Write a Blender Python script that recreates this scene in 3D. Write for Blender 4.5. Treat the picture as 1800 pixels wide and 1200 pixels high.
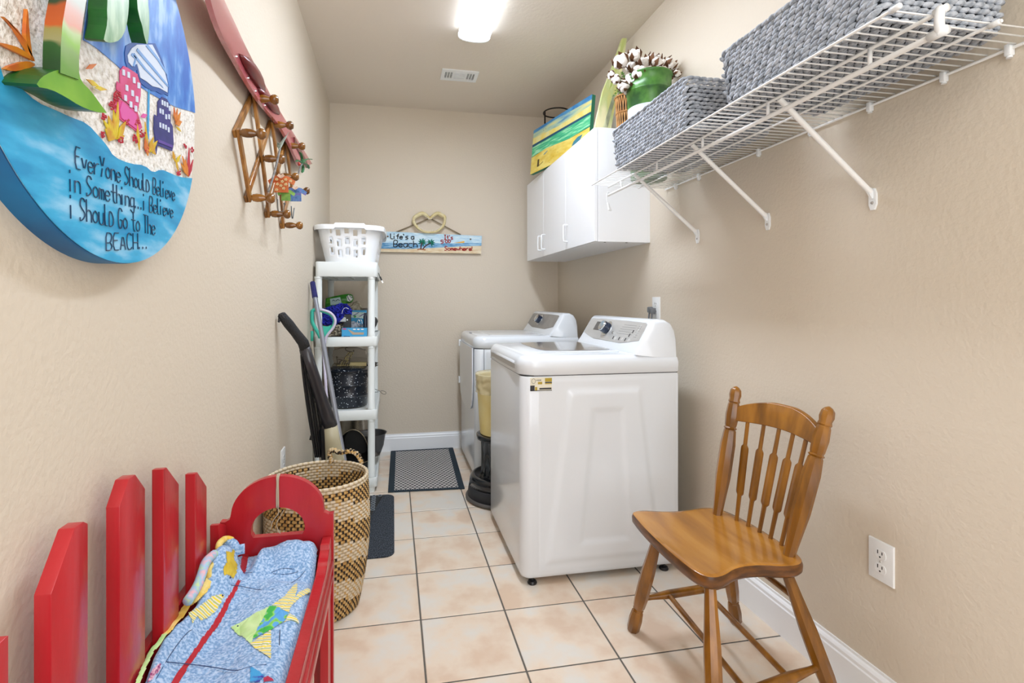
import bpy, bmesh, math, random
from mathutils import Vector, Matrix
from math import sin, cos, pi, radians, atan2, sqrt
random.seed(7)
SC = bpy.context.scene
COL = SC.collection
for o in list(bpy.data.objects): bpy.data.objects.remove(o)

# ---------------------------------------------------------------- camera
CX, F, YAW, Y0, CH = 852.0, 870.0, radians(10.49), 529.0, 1.15
cam = bpy.data.cameras.new('camera'); camo = bpy.data.objects.new('camera', cam); COL.objects.link(camo)
camo.location = (0, 0, CH); camo.rotation_euler = (pi/2, 0, -YAW)
cam.sensor_width = 36; cam.lens = F/1800*36; cam.shift_x = (900-CX)/1800; cam.shift_y = -(600-Y0)/1800
cam.clip_start = .02
SC.camera = camo
# ---------------------------------------------------------------- light and exposure
SC.view_settings.view_transform = 'Standard'; SC.view_settings.look = 'None'
SC.view_settings.gamma = 1; SC.view_settings.exposure = 0.66; SC.view_settings.use_curve_mapping = False
w = bpy.data.worlds.new('world'); SC.world = w; w.use_nodes = True
w.node_tree.nodes['Background'].inputs[0].default_value = (.85, .92, 1, 1)
w.node_tree.nodes['Background'].inputs[1].default_value = .3
LENS_SIDE, LENS_DOWN = 6, 35
def area(name, loc, rot, sx, sy, power, col):
    l = bpy.data.lights.new(name, 'AREA'); l.shape = 'RECTANGLE'; l.size = sx; l.size_y = sy
    l.energy = power; l.color = col
    o = bpy.data.objects.new(name, l); COL.objects.link(o); o.location = loc; o.rotation_euler = rot
    return o
# added fill lamps, unseen: a soft panel behind the camera and another overhead
area('rear_fill', (.43, -1.05, 1.45), (pi/2, 0, 0), 1.5, 2.0, 20, (.87, .93, 1))
area('overhead_fill', (.43, -.45, 2.55), (0, 0, 0), .3, 1.1, 7.5, (.9, .95, 1))

# ---------------------------------------------------------------- measuring: photograph pixel -> point on a real plane of the room
_c, _s = cos(YAW), sin(YAW)
def W(X, u, v):
    k = (u-CX)/F; Y = X*(_c-k*_s)/(k*_c+_s); d = X*_s+Y*_c; return Vector((X, Y, CH-(v-Y0)*d/F))
def B(Y, u, v):
    k = (u-CX)/F; X = (k*Y*_c+Y*_s)/(_c-k*_s); d = X*_s+Y*_c; return Vector((X, Y, CH-(v-Y0)*d/F))
def FZ(u, v, Z=0.):
    d = F*(CH-Z)/(v-Y0); r = (u-CX)/F*d; return Vector((r*_c+d*_s, -r*_s+d*_c, Z))

XL, XR, YB, YN, H = -.4685, 1.325, 3.868, -1.2, 2.64

# ---------------------------------------------------------------- mesh helpers
def nb(): return bmesh.new()
def box(bm, x0, x1, y0, y1, z0, z1):
    v = [bm.verts.new((x, y, z)) for z in (z0, z1) for y in (y0, y1) for x in (x0, x1)]
    for f in ((0,2,3,1),(4,5,7,6),(0,1,5,4),(2,6,7,3),(0,4,6,2),(1,3,7,5)): bm.faces.new([v[i] for i in f])
    return v
def bevel(bm, wd, seg=2, edges=None):
    bmesh.ops.bevel(bm, geom=list(edges or bm.edges), offset=wd, segments=seg, profile=.5, affect='EDGES', clamp_overlap=True)
def bar(bm, p, q, wx, wy, up=(0,0,1)):
    p, q, up = Vector(p), Vector(q), Vector(up); d = (q-p).normalized()
    a = d.cross(up).normalized(); b = a.cross(d)
    r = []
    for c in (p, q):
        for i, j in ((-1,-1),(1,-1),(1,1),(-1,1)): r.append(bm.verts.new(c+a*i*wx/2+b*j*wy/2))
    for f in ((3,2,1,0),(4,5,6,7),(0,1,5,4),(1,2,6,5),(2,3,7,6),(3,0,4,7)): bm.faces.new([r[i] for i in f])
    return r
def tube(bm, pts, r, n=8, closed=False, flat=1.0, caps=True):
    pts = [Vector(p) for p in pts]; N = len(pts)
    rs = r if isinstance(r, (list, tuple)) else [r]*N
    tang = []
    for i in range(N):
        a = pts[(i-1) % N] if (closed or i) else pts[i]; b = pts[(i+1) % N] if (closed or i < N-1) else pts[i]
        t = b-a; tang.append(t.normalized() if t.length > 1e-9 else Vector((0, 0, 1)))
    ref = Vector((0, 0, 1)) if abs(tang[0].z) < .9 else Vector((0, 1, 0))
    u = tang[0].cross(ref).normalized(); rings = []
    for i in range(N):
        u = (u-tang[i]*u.dot(tang[i])).normalized(); v = tang[i].cross(u)
        rings.append([bm.verts.new(pts[i]+(u*cos(2*pi*k/n)+v*sin(2*pi*k/n)*flat)*rs[i]) for k in range(n)])
    M = N if closed else N-1
    for i in range(M):
        a, b = rings[i], rings[(i+1) % N]
        for k in range(n): bm.faces.new((a[k], a[(k+1) % n], b[(k+1) % n], b[k]))
    if not closed and caps:
        bm.faces.new(rings[0][::-1]); bm.faces.new(rings[-1])
def lathe(bm, prof, n=24, c=(0,0,0), axis=(0,0,1), sx=1, sy=1, capb=True, capt=True):
    ax = Vector(axis).normalized(); c = Vector(c)
    ref = Vector((1, 0, 0)) if abs(ax.x) < .9 else Vector((0, 1, 0))
    u = (ref-ax*ref.dot(ax)).normalized(); v = ax.cross(u); rings = []
    for r, z in prof:
        rings.append([bm.verts.new(c+ax*z+u*cos(2*pi*k/n)*r*sx+v*sin(2*pi*k/n)*r*sy) for k in range(n)])
    for a, b in zip(rings, rings[1:]):
        for k in range(n): bm.faces.new((a[k], a[(k+1) % n], b[(k+1) % n], b[k]))
    if capb and prof[0][0] > 1e-6: bm.faces.new(rings[0][::-1])
    if capt and prof[-1][0] > 1e-6: bm.faces.new(rings[-1])
def prism(bm, poly, off):
    off = Vector(off); a = [bm.verts.new(Vector(p)) for p in poly]; b = [bm.verts.new(Vector(p)+off) for p in poly]; n = len(poly)
    fs = [bm.faces.new(a), bm.faces.new(b[::-1])]
    for i in range(n): fs.append(bm.faces.new((a[i], b[i], b[(i+1) % n], a[(i+1) % n])))
    return fs
def lerp(a, b, t): return a+(b-a)*t
def smooth_pts(p, it=2, closed=False):
    p = [Vector(q) for q in p]
    for _ in range(it):
        o = []; n = len(p)
        if not closed: o.append(p[0])
        for i in range(n if closed else n-1):
            a, b = p[i], p[(i+1) % n]; o += [a.lerp(b, .25), a.lerp(b, .75)]
        if not closed: o.append(p[-1])
        p = o
    return p
ORG = {}
def link(o, par):
    COL.objects.link(o)
    if par: o.parent = par
def obj(name, bm, mat, par=None, smooth=False, label=None, stuff=False, angle=None):
    bmesh.ops.recalc_face_normals(bm, faces=bm.faces)
    o_ = ORG.get(par.name, Vector()) if par else Vector()
    if par:
        for v in bm.verts: v.co -= o_
    me = bpy.data.meshes.new(name); bm.to_mesh(me); bm.free()
    if isinstance(mat, (list, tuple)):
        for m in mat: me.materials.append(m)
    else: me.materials.append(mat)
    if smooth:
        me.polygons.foreach_set('use_smooth', [True]*len(me.polygons))
        if angle is not None:
            try: me.set_sharp_from_angle(angle=radians(angle))
            except Exception: pass
    o = bpy.data.objects.new(name, me); link(o, par); ORG[o.name] = o_
    if label: o['label'] = label
    if stuff: o['kind'] = 'stuff'
    return o
def thing(name, label, cat, loc=(0,0,0), group=None):
    o = bpy.data.objects.new(name, None); o.empty_display_size = .05; COL.objects.link(o); o.location = loc
    ORG[o.name] = Vector(loc); o['label'] = label; o['category'] = cat
    if group: o['group'] = group
    return o
def tag(o, label, cat, group=None):
    o['label'] = label; o['category'] = cat
    if group: o['group'] = group
    return o
def struct(name, bm, mat, smooth=False):
    o = obj(name, bm, mat, None, smooth); o['kind'] = 'structure'; return o

# ---------------------------------------------------------------- materials
def lin(h):
    if isinstance(h, str):
        h = h.lstrip('#'); c = [int(h[i:i+2], 16)/255 for i in (0, 2, 4)]
        return tuple(x/12.92 if x <= .04045 else ((x+.055)/1.055)**2.4 for x in c)+(1,)
    return tuple(h)+(1,)
MC = {}
def mat(name, col, rough=.5, metal=0, col2=None, ns=8, detail=4, stretch=(1,1,1), bump=0, bs=40, spec=None, coat=0, lo=.35, hi=.65, col3=None, emit=0, trans=0, rand=False, alpha=1, sheen=0):
    if name in MC: return MC[name]
    m = bpy.data.materials.new(name); m.use_nodes = True; MC[name] = m
    nt = m.node_tree; N = nt.nodes; L = nt.links; b = N['Principled BSDF']
    b.inputs['Base Color'].default_value = lin(col); b.inputs['Roughness'].default_value = rough; b.inputs['Metallic'].default_value = metal
    if spec is not None: b.inputs['Specular IOR Level'].default_value = spec
    if coat: b.inputs['Coat Weight'].default_value = coat; b.inputs['Coat Roughness'].default_value = .12
    if trans: b.inputs['Transmission Weight'].default_value = trans
    if alpha < 1: b.inputs['Alpha'].default_value = alpha
    if sheen: b.inputs['Sheen Weight'].default_value = sheen
    if emit: b.inputs['Emission Color'].default_value = lin(col); b.inputs['Emission Strength'].default_value = emit
    if col2 or bump:
        tc = N.new('ShaderNodeTexCoord'); mp = N.new('ShaderNodeMapping'); L.new(tc.outputs['Object'], mp.inputs[0])
        mp.inputs['Scale'].default_value = stretch
        if rand:
            oi = N.new('ShaderNodeObjectInfo'); mu = N.new('ShaderNodeMath'); mu.operation = 'MULTIPLY'; mu.inputs[1].default_value = 37
            L.new(oi.outputs['Random'], mu.inputs[0]); L.new(mu.outputs[0], mp.inputs['Location'])
    if col2:
        n = N.new('ShaderNodeTexNoise'); n.inputs['Scale'].default_value = ns; n.inputs['Detail'].default_value = detail; L.new(mp.outputs[0], n.inputs[0])
        r = N.new('ShaderNodeValToRGB'); L.new(n.outputs[0], r.inputs[0]); L.new(r.outputs[0], b.inputs['Base Color'])
        e = r.color_ramp.elements; e[0].position = lo; e[0].color = lin(col); e[1].position = hi; e[1].color = lin(col2)
        if col3: x = e.new((lo+hi)/2); x.color = lin(col3)
    if bump:
        n2 = N.new('ShaderNodeTexNoise'); n2.inputs['Scale'].default_value = bs; n2.inputs['Detail'].default_value = 3; L.new(mp.outputs[0], n2.inputs[0])
        bp = N.new('ShaderNodeBump'); bp.inputs['Strength'].default_value = bump; bp.inputs['Distance'].default_value = .01
        L.new(n2.outputs[0], bp.inputs['Height']); L.new(bp.outputs[0], b.inputs['Normal'])
    return m
def zramp(name, stops, z0, z1, rough=.35, wob=.02):
    m = mat(name, stops[0][1], rough); nt = m.node_tree; N = nt.nodes; L = nt.links
    tc = N.new('ShaderNodeTexCoord'); sx = N.new('ShaderNodeSeparateXYZ'); n = N.new('ShaderNodeTexNoise'); n.inputs['Scale'].default_value = 22; L.new(tc.outputs['Object'], n.inputs[0]); L.new(tc.outputs['Object'], sx.inputs[0])
    a = N.new('ShaderNodeMath'); a.operation = 'MULTIPLY_ADD'; a.inputs[1].default_value = wob*2; L.new(n.outputs[0], a.inputs[0]); L.new(sx.outputs[2], a.inputs[2])
    mr = N.new('ShaderNodeMapRange'); mr.inputs[1].default_value = z0; mr.inputs[2].default_value = z1; L.new(a.outputs[0], mr.inputs[0])
    r = N.new('ShaderNodeValToRGB'); L.new(mr.outputs[0], r.inputs[0]); e = r.color_ramp.elements; e[0].position = stops[0][0]; e[0].color = lin(stops[0][1]); e[1].position = stops[-1][0]; e[1].color = lin(stops[-1][1])
    for p, c in stops[1:-1]: x = e.new(p); x.color = lin(c)
    L.new(r.outputs[0], N['Principled BSDF'].inputs['Base Color']); return m
def colattr(name, rough=.7, bump=0, bs=200):
    m = mat(name, '#ffffff', rough, bump=bump, bs=bs); nt = m.node_tree
    a = nt.nodes.new('ShaderNodeAttribute'); a.attribute_name = 'Col'
    nt.links.new(a.outputs['Color'], nt.nodes['Principled BSDF'].inputs['Base Color']); return m

WALL = mat('wall_paint', '#d8ccba', .62, bump=.16, bs=85, spec=.3)
CEIL = mat('ceiling_paint', '#e4d9ca', .8, bump=.12, bs=60, spec=.2)
TRIM = mat('white_trim', '#f7f9fb', .35)
TILE = mat('floor_tile', '#d9c0a8', .34, col2='#ded8ce', col3='#e3d2be', ns=7, detail=8, lo=.36, hi=.64, rand=True, bump=.05, bs=30)
GROUT = mat('grout', '#625d56', .9)
WHITE = mat('white_enamel', '#e4e9ee', .16, coat=.3)
WPLAS = mat('white_plastic', '#eef0f0', .38)
WWIRE = mat('white_vinyl_wire', '#f4f4f2', .35)
WCAB = mat('white_melamine', '#f0f1f2', .3)
BLACK = mat('black_plastic', '#15171b', .35)
BLK2 = mat('black_gloss', '#0c1016', .12, coat=.5)
CHROME = mat('chrome', '#d8dce0', .12, 1)
STEEL = mat('brushed_steel', '#b9b6b2', .35, .85, col2='#c4c1bc', ns=30, stretch=(1, 1, 20))
DARK = mat('dark_gap', '#2b2b2b', .6)

# ---------------------------------------------------------------- room shell
def slab(name, x0, x1, y0, y1, z0, z1, m):
    bm = nb(); box(bm, x0, x1, y0, y1, z0, z1); return struct(name, bm, m)
T = .1
floor = slab('floor', XL-T, XR+T, YN-T, YB+T, -.1, -.0015, GROUT)
slab('ceiling', XL-T, XR+T, YN-T, YB+T, H, H+.1, CEIL)
slab('wall_left', XL-T, XL, YN-T, YB+T, 0, H, WALL)
slab('wall_right', XR, XR+T, YN-T, YB+T, 0, H, WALL)
slab('wall_back', XL, XR, YB, YB+T, 0, H, WALL)
slab('wall_near', XL, XR, YN-T, YN, 0, H, WALL)
S_, TX, TY = .31, .0985, 2.7295
i0, i1 = int((XL-TX)//S_), int((XR-TX)//S_)+1
full = None
for i in range(i0, i1):
    for j in range(-13, 5):
        xa, xb = TX+i*S_+.003, TX+(i+1)*S_-.003; ya, yb = TY+j*S_+.003, TY+(j+1)*S_-.003
        xa2, xb2, ya2, yb2 = max(xa, XL), min(xb, XR), max(ya, YN), min(yb, YB)
        if xb2-xa2 < .01 or yb2-ya2 < .01: continue
        cxx, cyy = (xa2+xb2)/2, (ya2+yb2)/2
        whole = (xa2, xb2, ya2, yb2) == (xa, xb, ya, yb)
        if whole and full:
            o = bpy.data.objects.new('tile', full)
        else:
            bm = nb(); hx, hy = (xb2-xa2)/2, (yb2-ya2)/2; box(bm, -hx, hx, -hy, hy, -.008, 0)
            bevel(bm, .0015, 1, [e for e in bm.edges if all(v.co.z > -.001 for v in e.verts)])
            me = bpy.data.meshes.new('tile'); bmesh.ops.recalc_face_normals(bm, faces=bm.faces); bm.to_mesh(me); bm.free(); me.materials.append(TILE)
            o = bpy.data.objects.new('tile', me)
            if whole: full = me
        COL.objects.link(o); o.parent = floor; o.location = (cxx, cyy, 0)
BP = [(0, 0), (.016, 0), (.016, .098), (.013, .102), (.013, .112), (.009, .118), (.005, .122), (.005, .1295), (0, .1295)]
def baseb(name, p, q, nrm):
    p, q, n = Vector(p), Vector(q), Vector(nrm); bm = nb()
    prism(bm, [p+n*a+Vector((0, 0, z)) for a, z in BP], q-p); return struct(name, bm, TRIM)
baseb('baseboard_right', (XR, YN, 0), (XR, YB, 0), (-1, 0, 0))
baseb('baseboard_left', (XL, YN, 0), (XL, YB, 0), (1, 0, 0))
baseb('baseboard_back', (XL+.016, YB, 0), (XR-.016, YB, 0), (0, -1, 0))

# ---------------------------------------------------------------- ceiling light (wrap fluorescent)
LX0, LX1, LY0, LY1 = .352, .527, 1.42, 2.70
t = thing('ceiling_light', 'long white wrap-around fluorescent ceiling light', 'ceiling light', (.44, 2.06, H))
LENS = mat('lit_lens_side', '#e4efff', .4, emit=LENS_SIDE); LENSD = mat('lit_lens', '#e4efff', .4, emit=LENS_DOWN)
bm = nb(); pr = []
for k in range(13):
    a = pi*k/12; pr.append((lerp(LX0, LX1, .5)-cos(a)*(LX1-LX0)/2, H-.022-sin(a)**.6*.038))
prism(bm, [(x, LY0+.012, z) for x, z in pr], (0, LY1-LY0-.024, 0)); bm.normal_update(); bmesh.ops.recalc_face_normals(bm, faces=bm.faces)
for f in bm.faces:
    if f.normal.z < -.85: f.material_index = 1
obj('lens', bm, [LENS, LENSD], t, True, angle=40)
bm = nb(); box(bm, LX0+.006, LX1-.006, LY0, LY1, H-.022, H); obj('housing', bm, WPLAS, t)
ENDC = mat('end_cap', '#e8ebf0', .4, emit=.35)
for y in (LY0, LY1-.012):
    bm = nb(); prism(bm, [(lerp(LX0, LX1, .5)+(x-lerp(LX0, LX1, .5))*1.03, y, z-.002) for x, z in pr]+[], (0, .012, 0)); obj('end_cap', bm, ENDC, t)
# ---------------------------------------------------------------- vent
t = thing('ceiling_vent', 'small white louvred register in the ceiling beyond the light', 'vent', (.43, 3.24, H))
vx0, vx1, vy0, vy1 = .31, .55, 3.165, 3.315
bm = nb(); z1, z0 = H, H-.008
cols = [(vx0, vx0+.022)]
slots = []
for k in range(3): a = vx0+.024+k*.018; slots.append((a, a+.011, vy0+.03, vy1-.03))
for k in range(4): a = vy0+.028+k*.024; slots.append((vx0+.085, vx0+.155, a, a+.015))
for k in range(3): a = vx1-.024-k*.018; slots.append((a-.011, a, vy0+.03, vy1-.03))
xs = sorted({vx0, vx1, *[s for q in slots for s in q[:2]]}); ys = sorted({vy0, vy1, *[s for q in slots for s in q[2:]]})
for a, b in zip(xs, xs[1:]):
    for c, d in zip(ys, ys[1:]):
        mx, my = (a+b)/2, (c+d)/2
        if not any(q[0] < mx < q[1] and q[2] < my < q[3] for q in slots): box(bm, a, b, c, d, z0, z1)
bmesh.ops.remove_doubles(bm, verts=bm.verts, dist=1e-5); obj('face_plate', bm, WPLAS, t)
bm = nb(); box(bm, vx0+.01, vx1-.01, vy0+.01, vy1-.01, H-.0015, H-.0005); obj('duct_backing', bm, BLACK, t)
for q in slots:
    bm = nb()
    if q[1]-q[0] < q[3]-q[2]: bar(bm, ((q[0]+q[1])/2, q[2], H-.006), ((q[0]+q[1])/2, q[3], H-.006), .0035, .0008, (.7, 0, .7))
    else: bar(bm, (q[0], (q[2]+q[3])/2, H-.006), (q[1], (q[2]+q[3])/2, H-.006), .0045, .0008, (0, .7, .7))
    obj('louvre', bm, WPLAS, t)

# ---------------------------------------------------------------- lettering by strokes
G = {'E':'49 09 02 42|06 36','v':'06 22 46','e':'04 44 45 26 05 03 12 32 43','R':'02 09 39 48 46 35 05|15 42','Y':'09 25 49|25 12','o':'26 05 03 22 43 45 26',
'n':'02 06|05 16 36 45 42','S':'48 39 19 07 16 35 44 33 12 02 03','s':'46 26 05 14 34 43 32 02','h':'09 02|05 26 45 42','u':'06 03 12 32 43|46 42','L':'09 02 42',
'D':'02 07 27 45 43 22 02','B':'02 09 39 48 47 35 05|35 44 43 32 02','l':'19 12 32','i':'16 12|19 18','m':'02 06|05 16 25 22|25 36 45 42','t':'29 23 32 42|06 46',
'g':'46 16 05 03 12 43|46 40 20 01','.':'12 13','G':'48 39 19 07 04 12 32 44 45 25','T':'09 49|29 22','H':'09 02|49 42|05 45','A':'02 29 42|14 34','C':'48 39 19 07 04 12 32 43',
'a':'46 16 05 03 12 32 44|46 42','f':'49 38 28 27 22|06 46',"'":'19 27','I':'09 49|29 22|02 42','5':'49 09 06 36 45 43 32 02','0':'29 07 04 22 44 47 29',':':'14 15|17 18',
'w':'06 12 25 32 46','r':'06 02|04 26 46','c':'46 16 05 03 12 42','!':'19 15|12 13','M':'02 09 25 49 42','K':'09 02|49 05 42','X':'09 42|49 02','P':'02 09 39 48 46 35 05','U':'09 03 12 32 43 49'}
NARROW = {'i': .55, 'l': .7, '.': .5, "'": .5, ':': .5, '!': .6, 'I': 1.}
def write(bm, s, p0, p1, up, hgt, r, gap=.35):
    """stroke lettering from p0 to p1 (world points on the surface), 'up' the up direction, hgt the cap height"""
    p0, p1, up = Vector(p0), Vector(p1), Vector(up); d = p1-p0; L = d.length; d.normalize()
    ws = [(.6 if ch == ' ' else NARROW.get(ch, 1.)) for ch in s]; tot = sum(ws)+gap*(len(s)-1); k = L/tot; x = 0
    for ch, wd in zip(s, ws):
        if ch != ' ':
            for st in G[ch].split('|'):
                pts = []
                for q in st.split():
                    gx, gy = int(q[0]), int(q[1]); off = 0 if wd >= 1 else -.25
                    pts.append(p0+d*((x+(gx/4+off)*(1 if wd >= 1 else 1))*k)+up*((gy-2)/7*hgt))
                if len(pts) > 2: pts = smooth_pts(pts, 1, False)
                tube(bm, pts, r, 5, flat=1)
        x += wd+gap

exec_parts = []
# ---------------------------------------------------------------- washer and dryer
PANEL_W = mat('washer_panel', '#c3c3c1', .3, .35, col2='#cfcfcd', ns=20, stretch=(1, .2, 1))
PANEL_D = mat('dryer_panel', '#8f8c88', .35, .3, col2='#999692', ns=20)
GLASSD = mat('lid_glass', '#8d8986', .04, spec=.9, coat=1)
GREY = mat('light_grey', '#b4b3b1', .3)
NAVY = mat('navy_gloss', '#10223c', .12, coat=.6)
INK = mat('ink', '#2b2b30', .5)
INKL = mat('pale_ink', '#7d7d80', .5)
def rrect(x0, x1, y0, y1, rs, n=8):
    """rounded rectangle, rs = radii at (x0,y0),(x1,y0),(x1,y1),(x0,y1)"""
    out = []
    for (cx, cy, a0, r) in ((x0+rs[0], y0+rs[0], pi, rs[0]), (x1-rs[1], y0+rs[1], 1.5*pi, rs[1]), (x1-rs[2], y1-rs[2], 0, rs[2]), (x0+rs[3], y1-rs[3], .5*pi, rs[3])):
        for k in range(n+1): a = a0+pi/2*k/n; out.append((cx+cos(a)*r, cy+sin(a)*r))
    return out
def loft(bm, loops, capb=True, capt=True):
    rings = [[bm.verts.new(p) for p in l] for l in loops]; n = len(rings[0])
    for a, b in zip(rings, rings[1:]):
        for k in range(n): bm.faces.new((a[k], a[(k+1) % n], b[(k+1) % n], b[k]))
    if capb: bm.faces.new(rings[0][::-1])
    if capt: bm.faces.new(rings[-1])
def inset_loop(x0, x1, y0, y1, rs, d, z):
    return [Vector((x, y, z)) for x, y in rrect(x0+d, x1-d, y0+d, y1-d, [max(r-d, .001) for r in rs])]
def appliance(name, label, y0, y1, washer):
    xf, xb = .503, 1.203; t = thing(name, label, 'washing machine' if washer else 'dryer', ((xf+xb)/2, (y0+y1)/2, 0))
    rs = [.045, .01, .01, .045]
    bm = nb(); L = []
    for d, z in ((.014, .024), (.004, .03), (0, .045), (0, .835), (.003, .8445)): L.append(inset_loop(xf+.006, xb, y0, y1, rs, d, z))
    loft(bm, L); obj('cabinet', bm, WHITE, t, True, angle=50)
    for x, y in ((xf+.055, y0+.02), (xb-.06, y0+.02), (xf+.055, y1-.05), (xb-.06, y1-.05)):
        bm = nb(); lathe(bm, [(.018, 0), (.02, .005), (.016, .012), (.006, .014), (.006, .03)], 16, (x, y, 0)); obj('levelling_foot', bm, BLACK, t, True, angle=40)
    # pressed side panels
    def ins(x, z, tl, tr, bl, br, zt, zb):
        f = (z-zb)/(zt-zb); l = lerp(bl, tl, f); r = lerp(br, tr, f)
        return min(x-l, r-x, z-zb, zt-z)
    def sm(v, w_): v = max(0, min(1, v/w_)); return v*v*(3-2*v)
    bm = nb(); NX, NZ = 90, 110; g = []
    for j in range(NZ+1):
        row = []
        for i in range(NX+1):
            x = lerp(xf+.075, xb-.012, i/NX); z = lerp(.05, .83, j/NZ)
            a = ins(x, z, .70, 1.03, .60, 1.12, .795, .075); b = ins(x, z, .80, .955, .745, .985, .715, .145)
            e = min(i, NX-i, j, NZ-j)
            row.append(bm.verts.new((x, y0-.0008-(.007*sm(a, .03)-.006*sm(b, .03)) if e else y0+.0005, z)))
        g.append(row)
    for j in range(NZ):
        for i in range(NX): bm.faces.new((g[j][i], g[j][i+1], g[j+1][i+1], g[j+1][i]))
    obj('side_panel', bm, WHITE, t, True)
    bm = nb(); loft(bm, [inset_loop(xf+.006, xb, y0, y1, rs, .0035, z) for z in (.843, .849)]); obj('shadow_gap', bm, DARK, t)
    # top frame
    bm = nb(); L = []; rt = [.075, .012, .012, .075]
    for d, z in ((.006, .8475), (0, .853), (0, .893), (.005, .909), (.015, .920), (.03, .9255)): L.append(inset_loop(xf, xb, y0-.004, y1+.004, rt, d, z))
    loft(bm, L); obj('top_frame', bm, WHITE, t, True, angle=60)
    ym = (y0+y1)/2
    if washer:
        pr = [(xf-.003, .888), (xf+.0, .897), (xf+.02, .913), (xf+.06, .927), (xf+.12, .933), (.975, .933), (.975, .92), (xf+.1, .9), (xf+.01, .884)]
        bm = nb(); prism(bm, [(x, y0+.1, z) for x, z in pr], (0, y1-y0-.2, 0)); bevel(bm, .004, 2, [e for e in bm.edges if abs(e.verts[0].co.y-e.verts[1].co.y) < 1e-6])
        lid = obj('lid', bm, WHITE, t, True, angle=35)
        bm = nb(); q = [(.662, y0+.125), (.95, y0+.125), (.965, y0+.2), (.965, y1-.19), (.94, y1-.115), (.652, y1-.115), (.635, y1-.2), (.635, y0+.22)]
        q = [p for p in smooth_pts([(x, y, .9335) for x, y in q], 2, True)]; prism(bm, q, (0, 0, .002)); obj('glass_window', bm, GLASSD, lid, label='grey tinted glass window')
        bm = nb(); box(bm, xf-.0015, xf+.03, y0+.085, y1-.085, .866, .887); obj('handle_recess', bm, GREY, lid)
        bm = nb(); write(bm, 'mMXmx'.replace('x', 'm'), (xf+.028, ym+.07, .9185), (xf+.028, ym-.03, .9185), (.9, 0, .45), .012, .0012); obj('maker_mark', bm, INKL, lid)
    else:
        bm = nb(); L = []
        for d, z in ((0, .925), (.004, .928), (.012, .929)): L.append(inset_loop(.62, .97, y0+.06, y1-.06, [.05]*4, d, z))
        loft(bm, L); obj('top_inset', bm, WHITE, t, True, angle=40)
        bm = nb(); write(bm, 'mMXm', (xf+.028, ym+.05, .927), (xf+.028, ym-.03, .927), (.9, 0, .1), .012, .0012); obj('maker_mark', bm, INKL, t)
        bm = nb(); pts = smooth_pts([(xf+.0005, y0+.045, .85), (xf+.0005, y0+.045, .5), (xf+.0005, y0+.16, .42), (xf+.0005, y1-.16, .42), (xf+.0005, y1-.045, .5), (xf+.0005, y1-.045, .85)], 2)
        prism(bm, pts, (-.007, 0, 0)); obj('door', bm, WHITE, t)
        for z in (.86, .58):
            bm = nb(); box(bm, xf-.014, xf+.004, y1-.05, y1-.02, z-.05, z); bevel(bm, .003, 2); obj('hinge_cover', bm, WPLAS, t)
        bm = nb(); box(bm, .565, .567, y0-.0065, y0+.001, .7, .845); obj('panel_seam', bm, DARK, t)
    # console
    pr = [(1.0, .922), (1.004, .934), (1.02, .953), (1.085, 1.060), (1.098, 1.070), (1.14, 1.071), (1.168, 1.058), (1.186, 1.03), (1.195, .99), (1.2, .905), (1.15, .905)]
    bm = nb(); n = len(pr); cxm = 1.11; czm = .97; LL = []
    for y, sc in ((y0+.002, .9), (y0+.007, .955), (y0+.016, .985), (y0+.03, 1), (y1-.03, 1), (y1-.016, .985), (y1-.007, .955), (y1-.002, .9)):
        LL.append([Vector((cxm+(x-cxm)*sc, y, .92+(z-.92)*sc)) for x, z in pr])
    loft(bm, LL); con = obj('console', bm, WHITE, t, True, angle=45)
    a0, a1 = Vector((1.0215, 0, .9555)), Vector((1.083, 0, 1.0567)); nrm = Vector((-.86, 0, .51)).normalized()
    def pp(s, q, h=.002): v = a0.lerp(a1, q)+nrm*h; return Vector((v.x, lerp(y1-.03, y0+.034, s), v.z))
    bm = nb(); prism(bm, smooth_pts([pp(0, .02), pp(0, .9), pp(.03, 1), pp(.96, 1), pp(1, .9), pp(1, .02)], 1, True), -nrm*.004)
    obj('control_panel', bm, PANEL_W if washer else PANEL_D, con, label='brushed silver control panel')
    bm = nb(); prism(bm, [pp(.16, .42, .0026), pp(.16, .84, .0026), pp(.29, .84, .0026), pp(.29, .42, .0026)], -nrm*.002); obj('display', bm, mat('display_grey', '#5d5a58', .2), con)
    kc = pp(.42, .55, .001)
    bm = nb(); lathe(bm, [(.041, 0), (.041, .004), (.036, .005)], 32, kc, nrm); obj('dial_ring', bm, CHROME, con, True, angle=40)
    bm = nb(); lathe(bm, [(.030, .002), (.029, .03), (.026, .033)], 32, kc, nrm); obj('dial', bm, NAVY, con, True, angle=40)
    bm = nb(); lathe(bm, [(.027, .031), (.027, .036), (.024, .039), (.001, .039)], 32, kc, nrm); obj('dial_cap', bm, CHROME, con, True, angle=40)
    if washer:
        bm = nb()
        for k, (s, q) in enumerate([(.60, .13), (.70, .13), (.80, .13), (.825, .33), (.85, .5)]):
            prism(bm, [pp(s, q, .0028), pp(s, q+.13, .0028), pp(s+.012, q+.13, .0028), pp(s+.012, q, .0028)], -nrm*.002)
        obj('button_marks', bm, INK, con)
        bm = nb()
        for k in range(5):
            q = .42+k*.1; tube(bm, [pp(.62+k*.012, q, .0022), pp(.86, q, .0022)], .0006, 4)
        for k in range(6): tube(bm, [pp(.9, .35+k*.09, .0022), pp(.94, .35+k*.09, .0022)], .0008, 4)
        obj('setting_print', bm, INKL, con)
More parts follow.
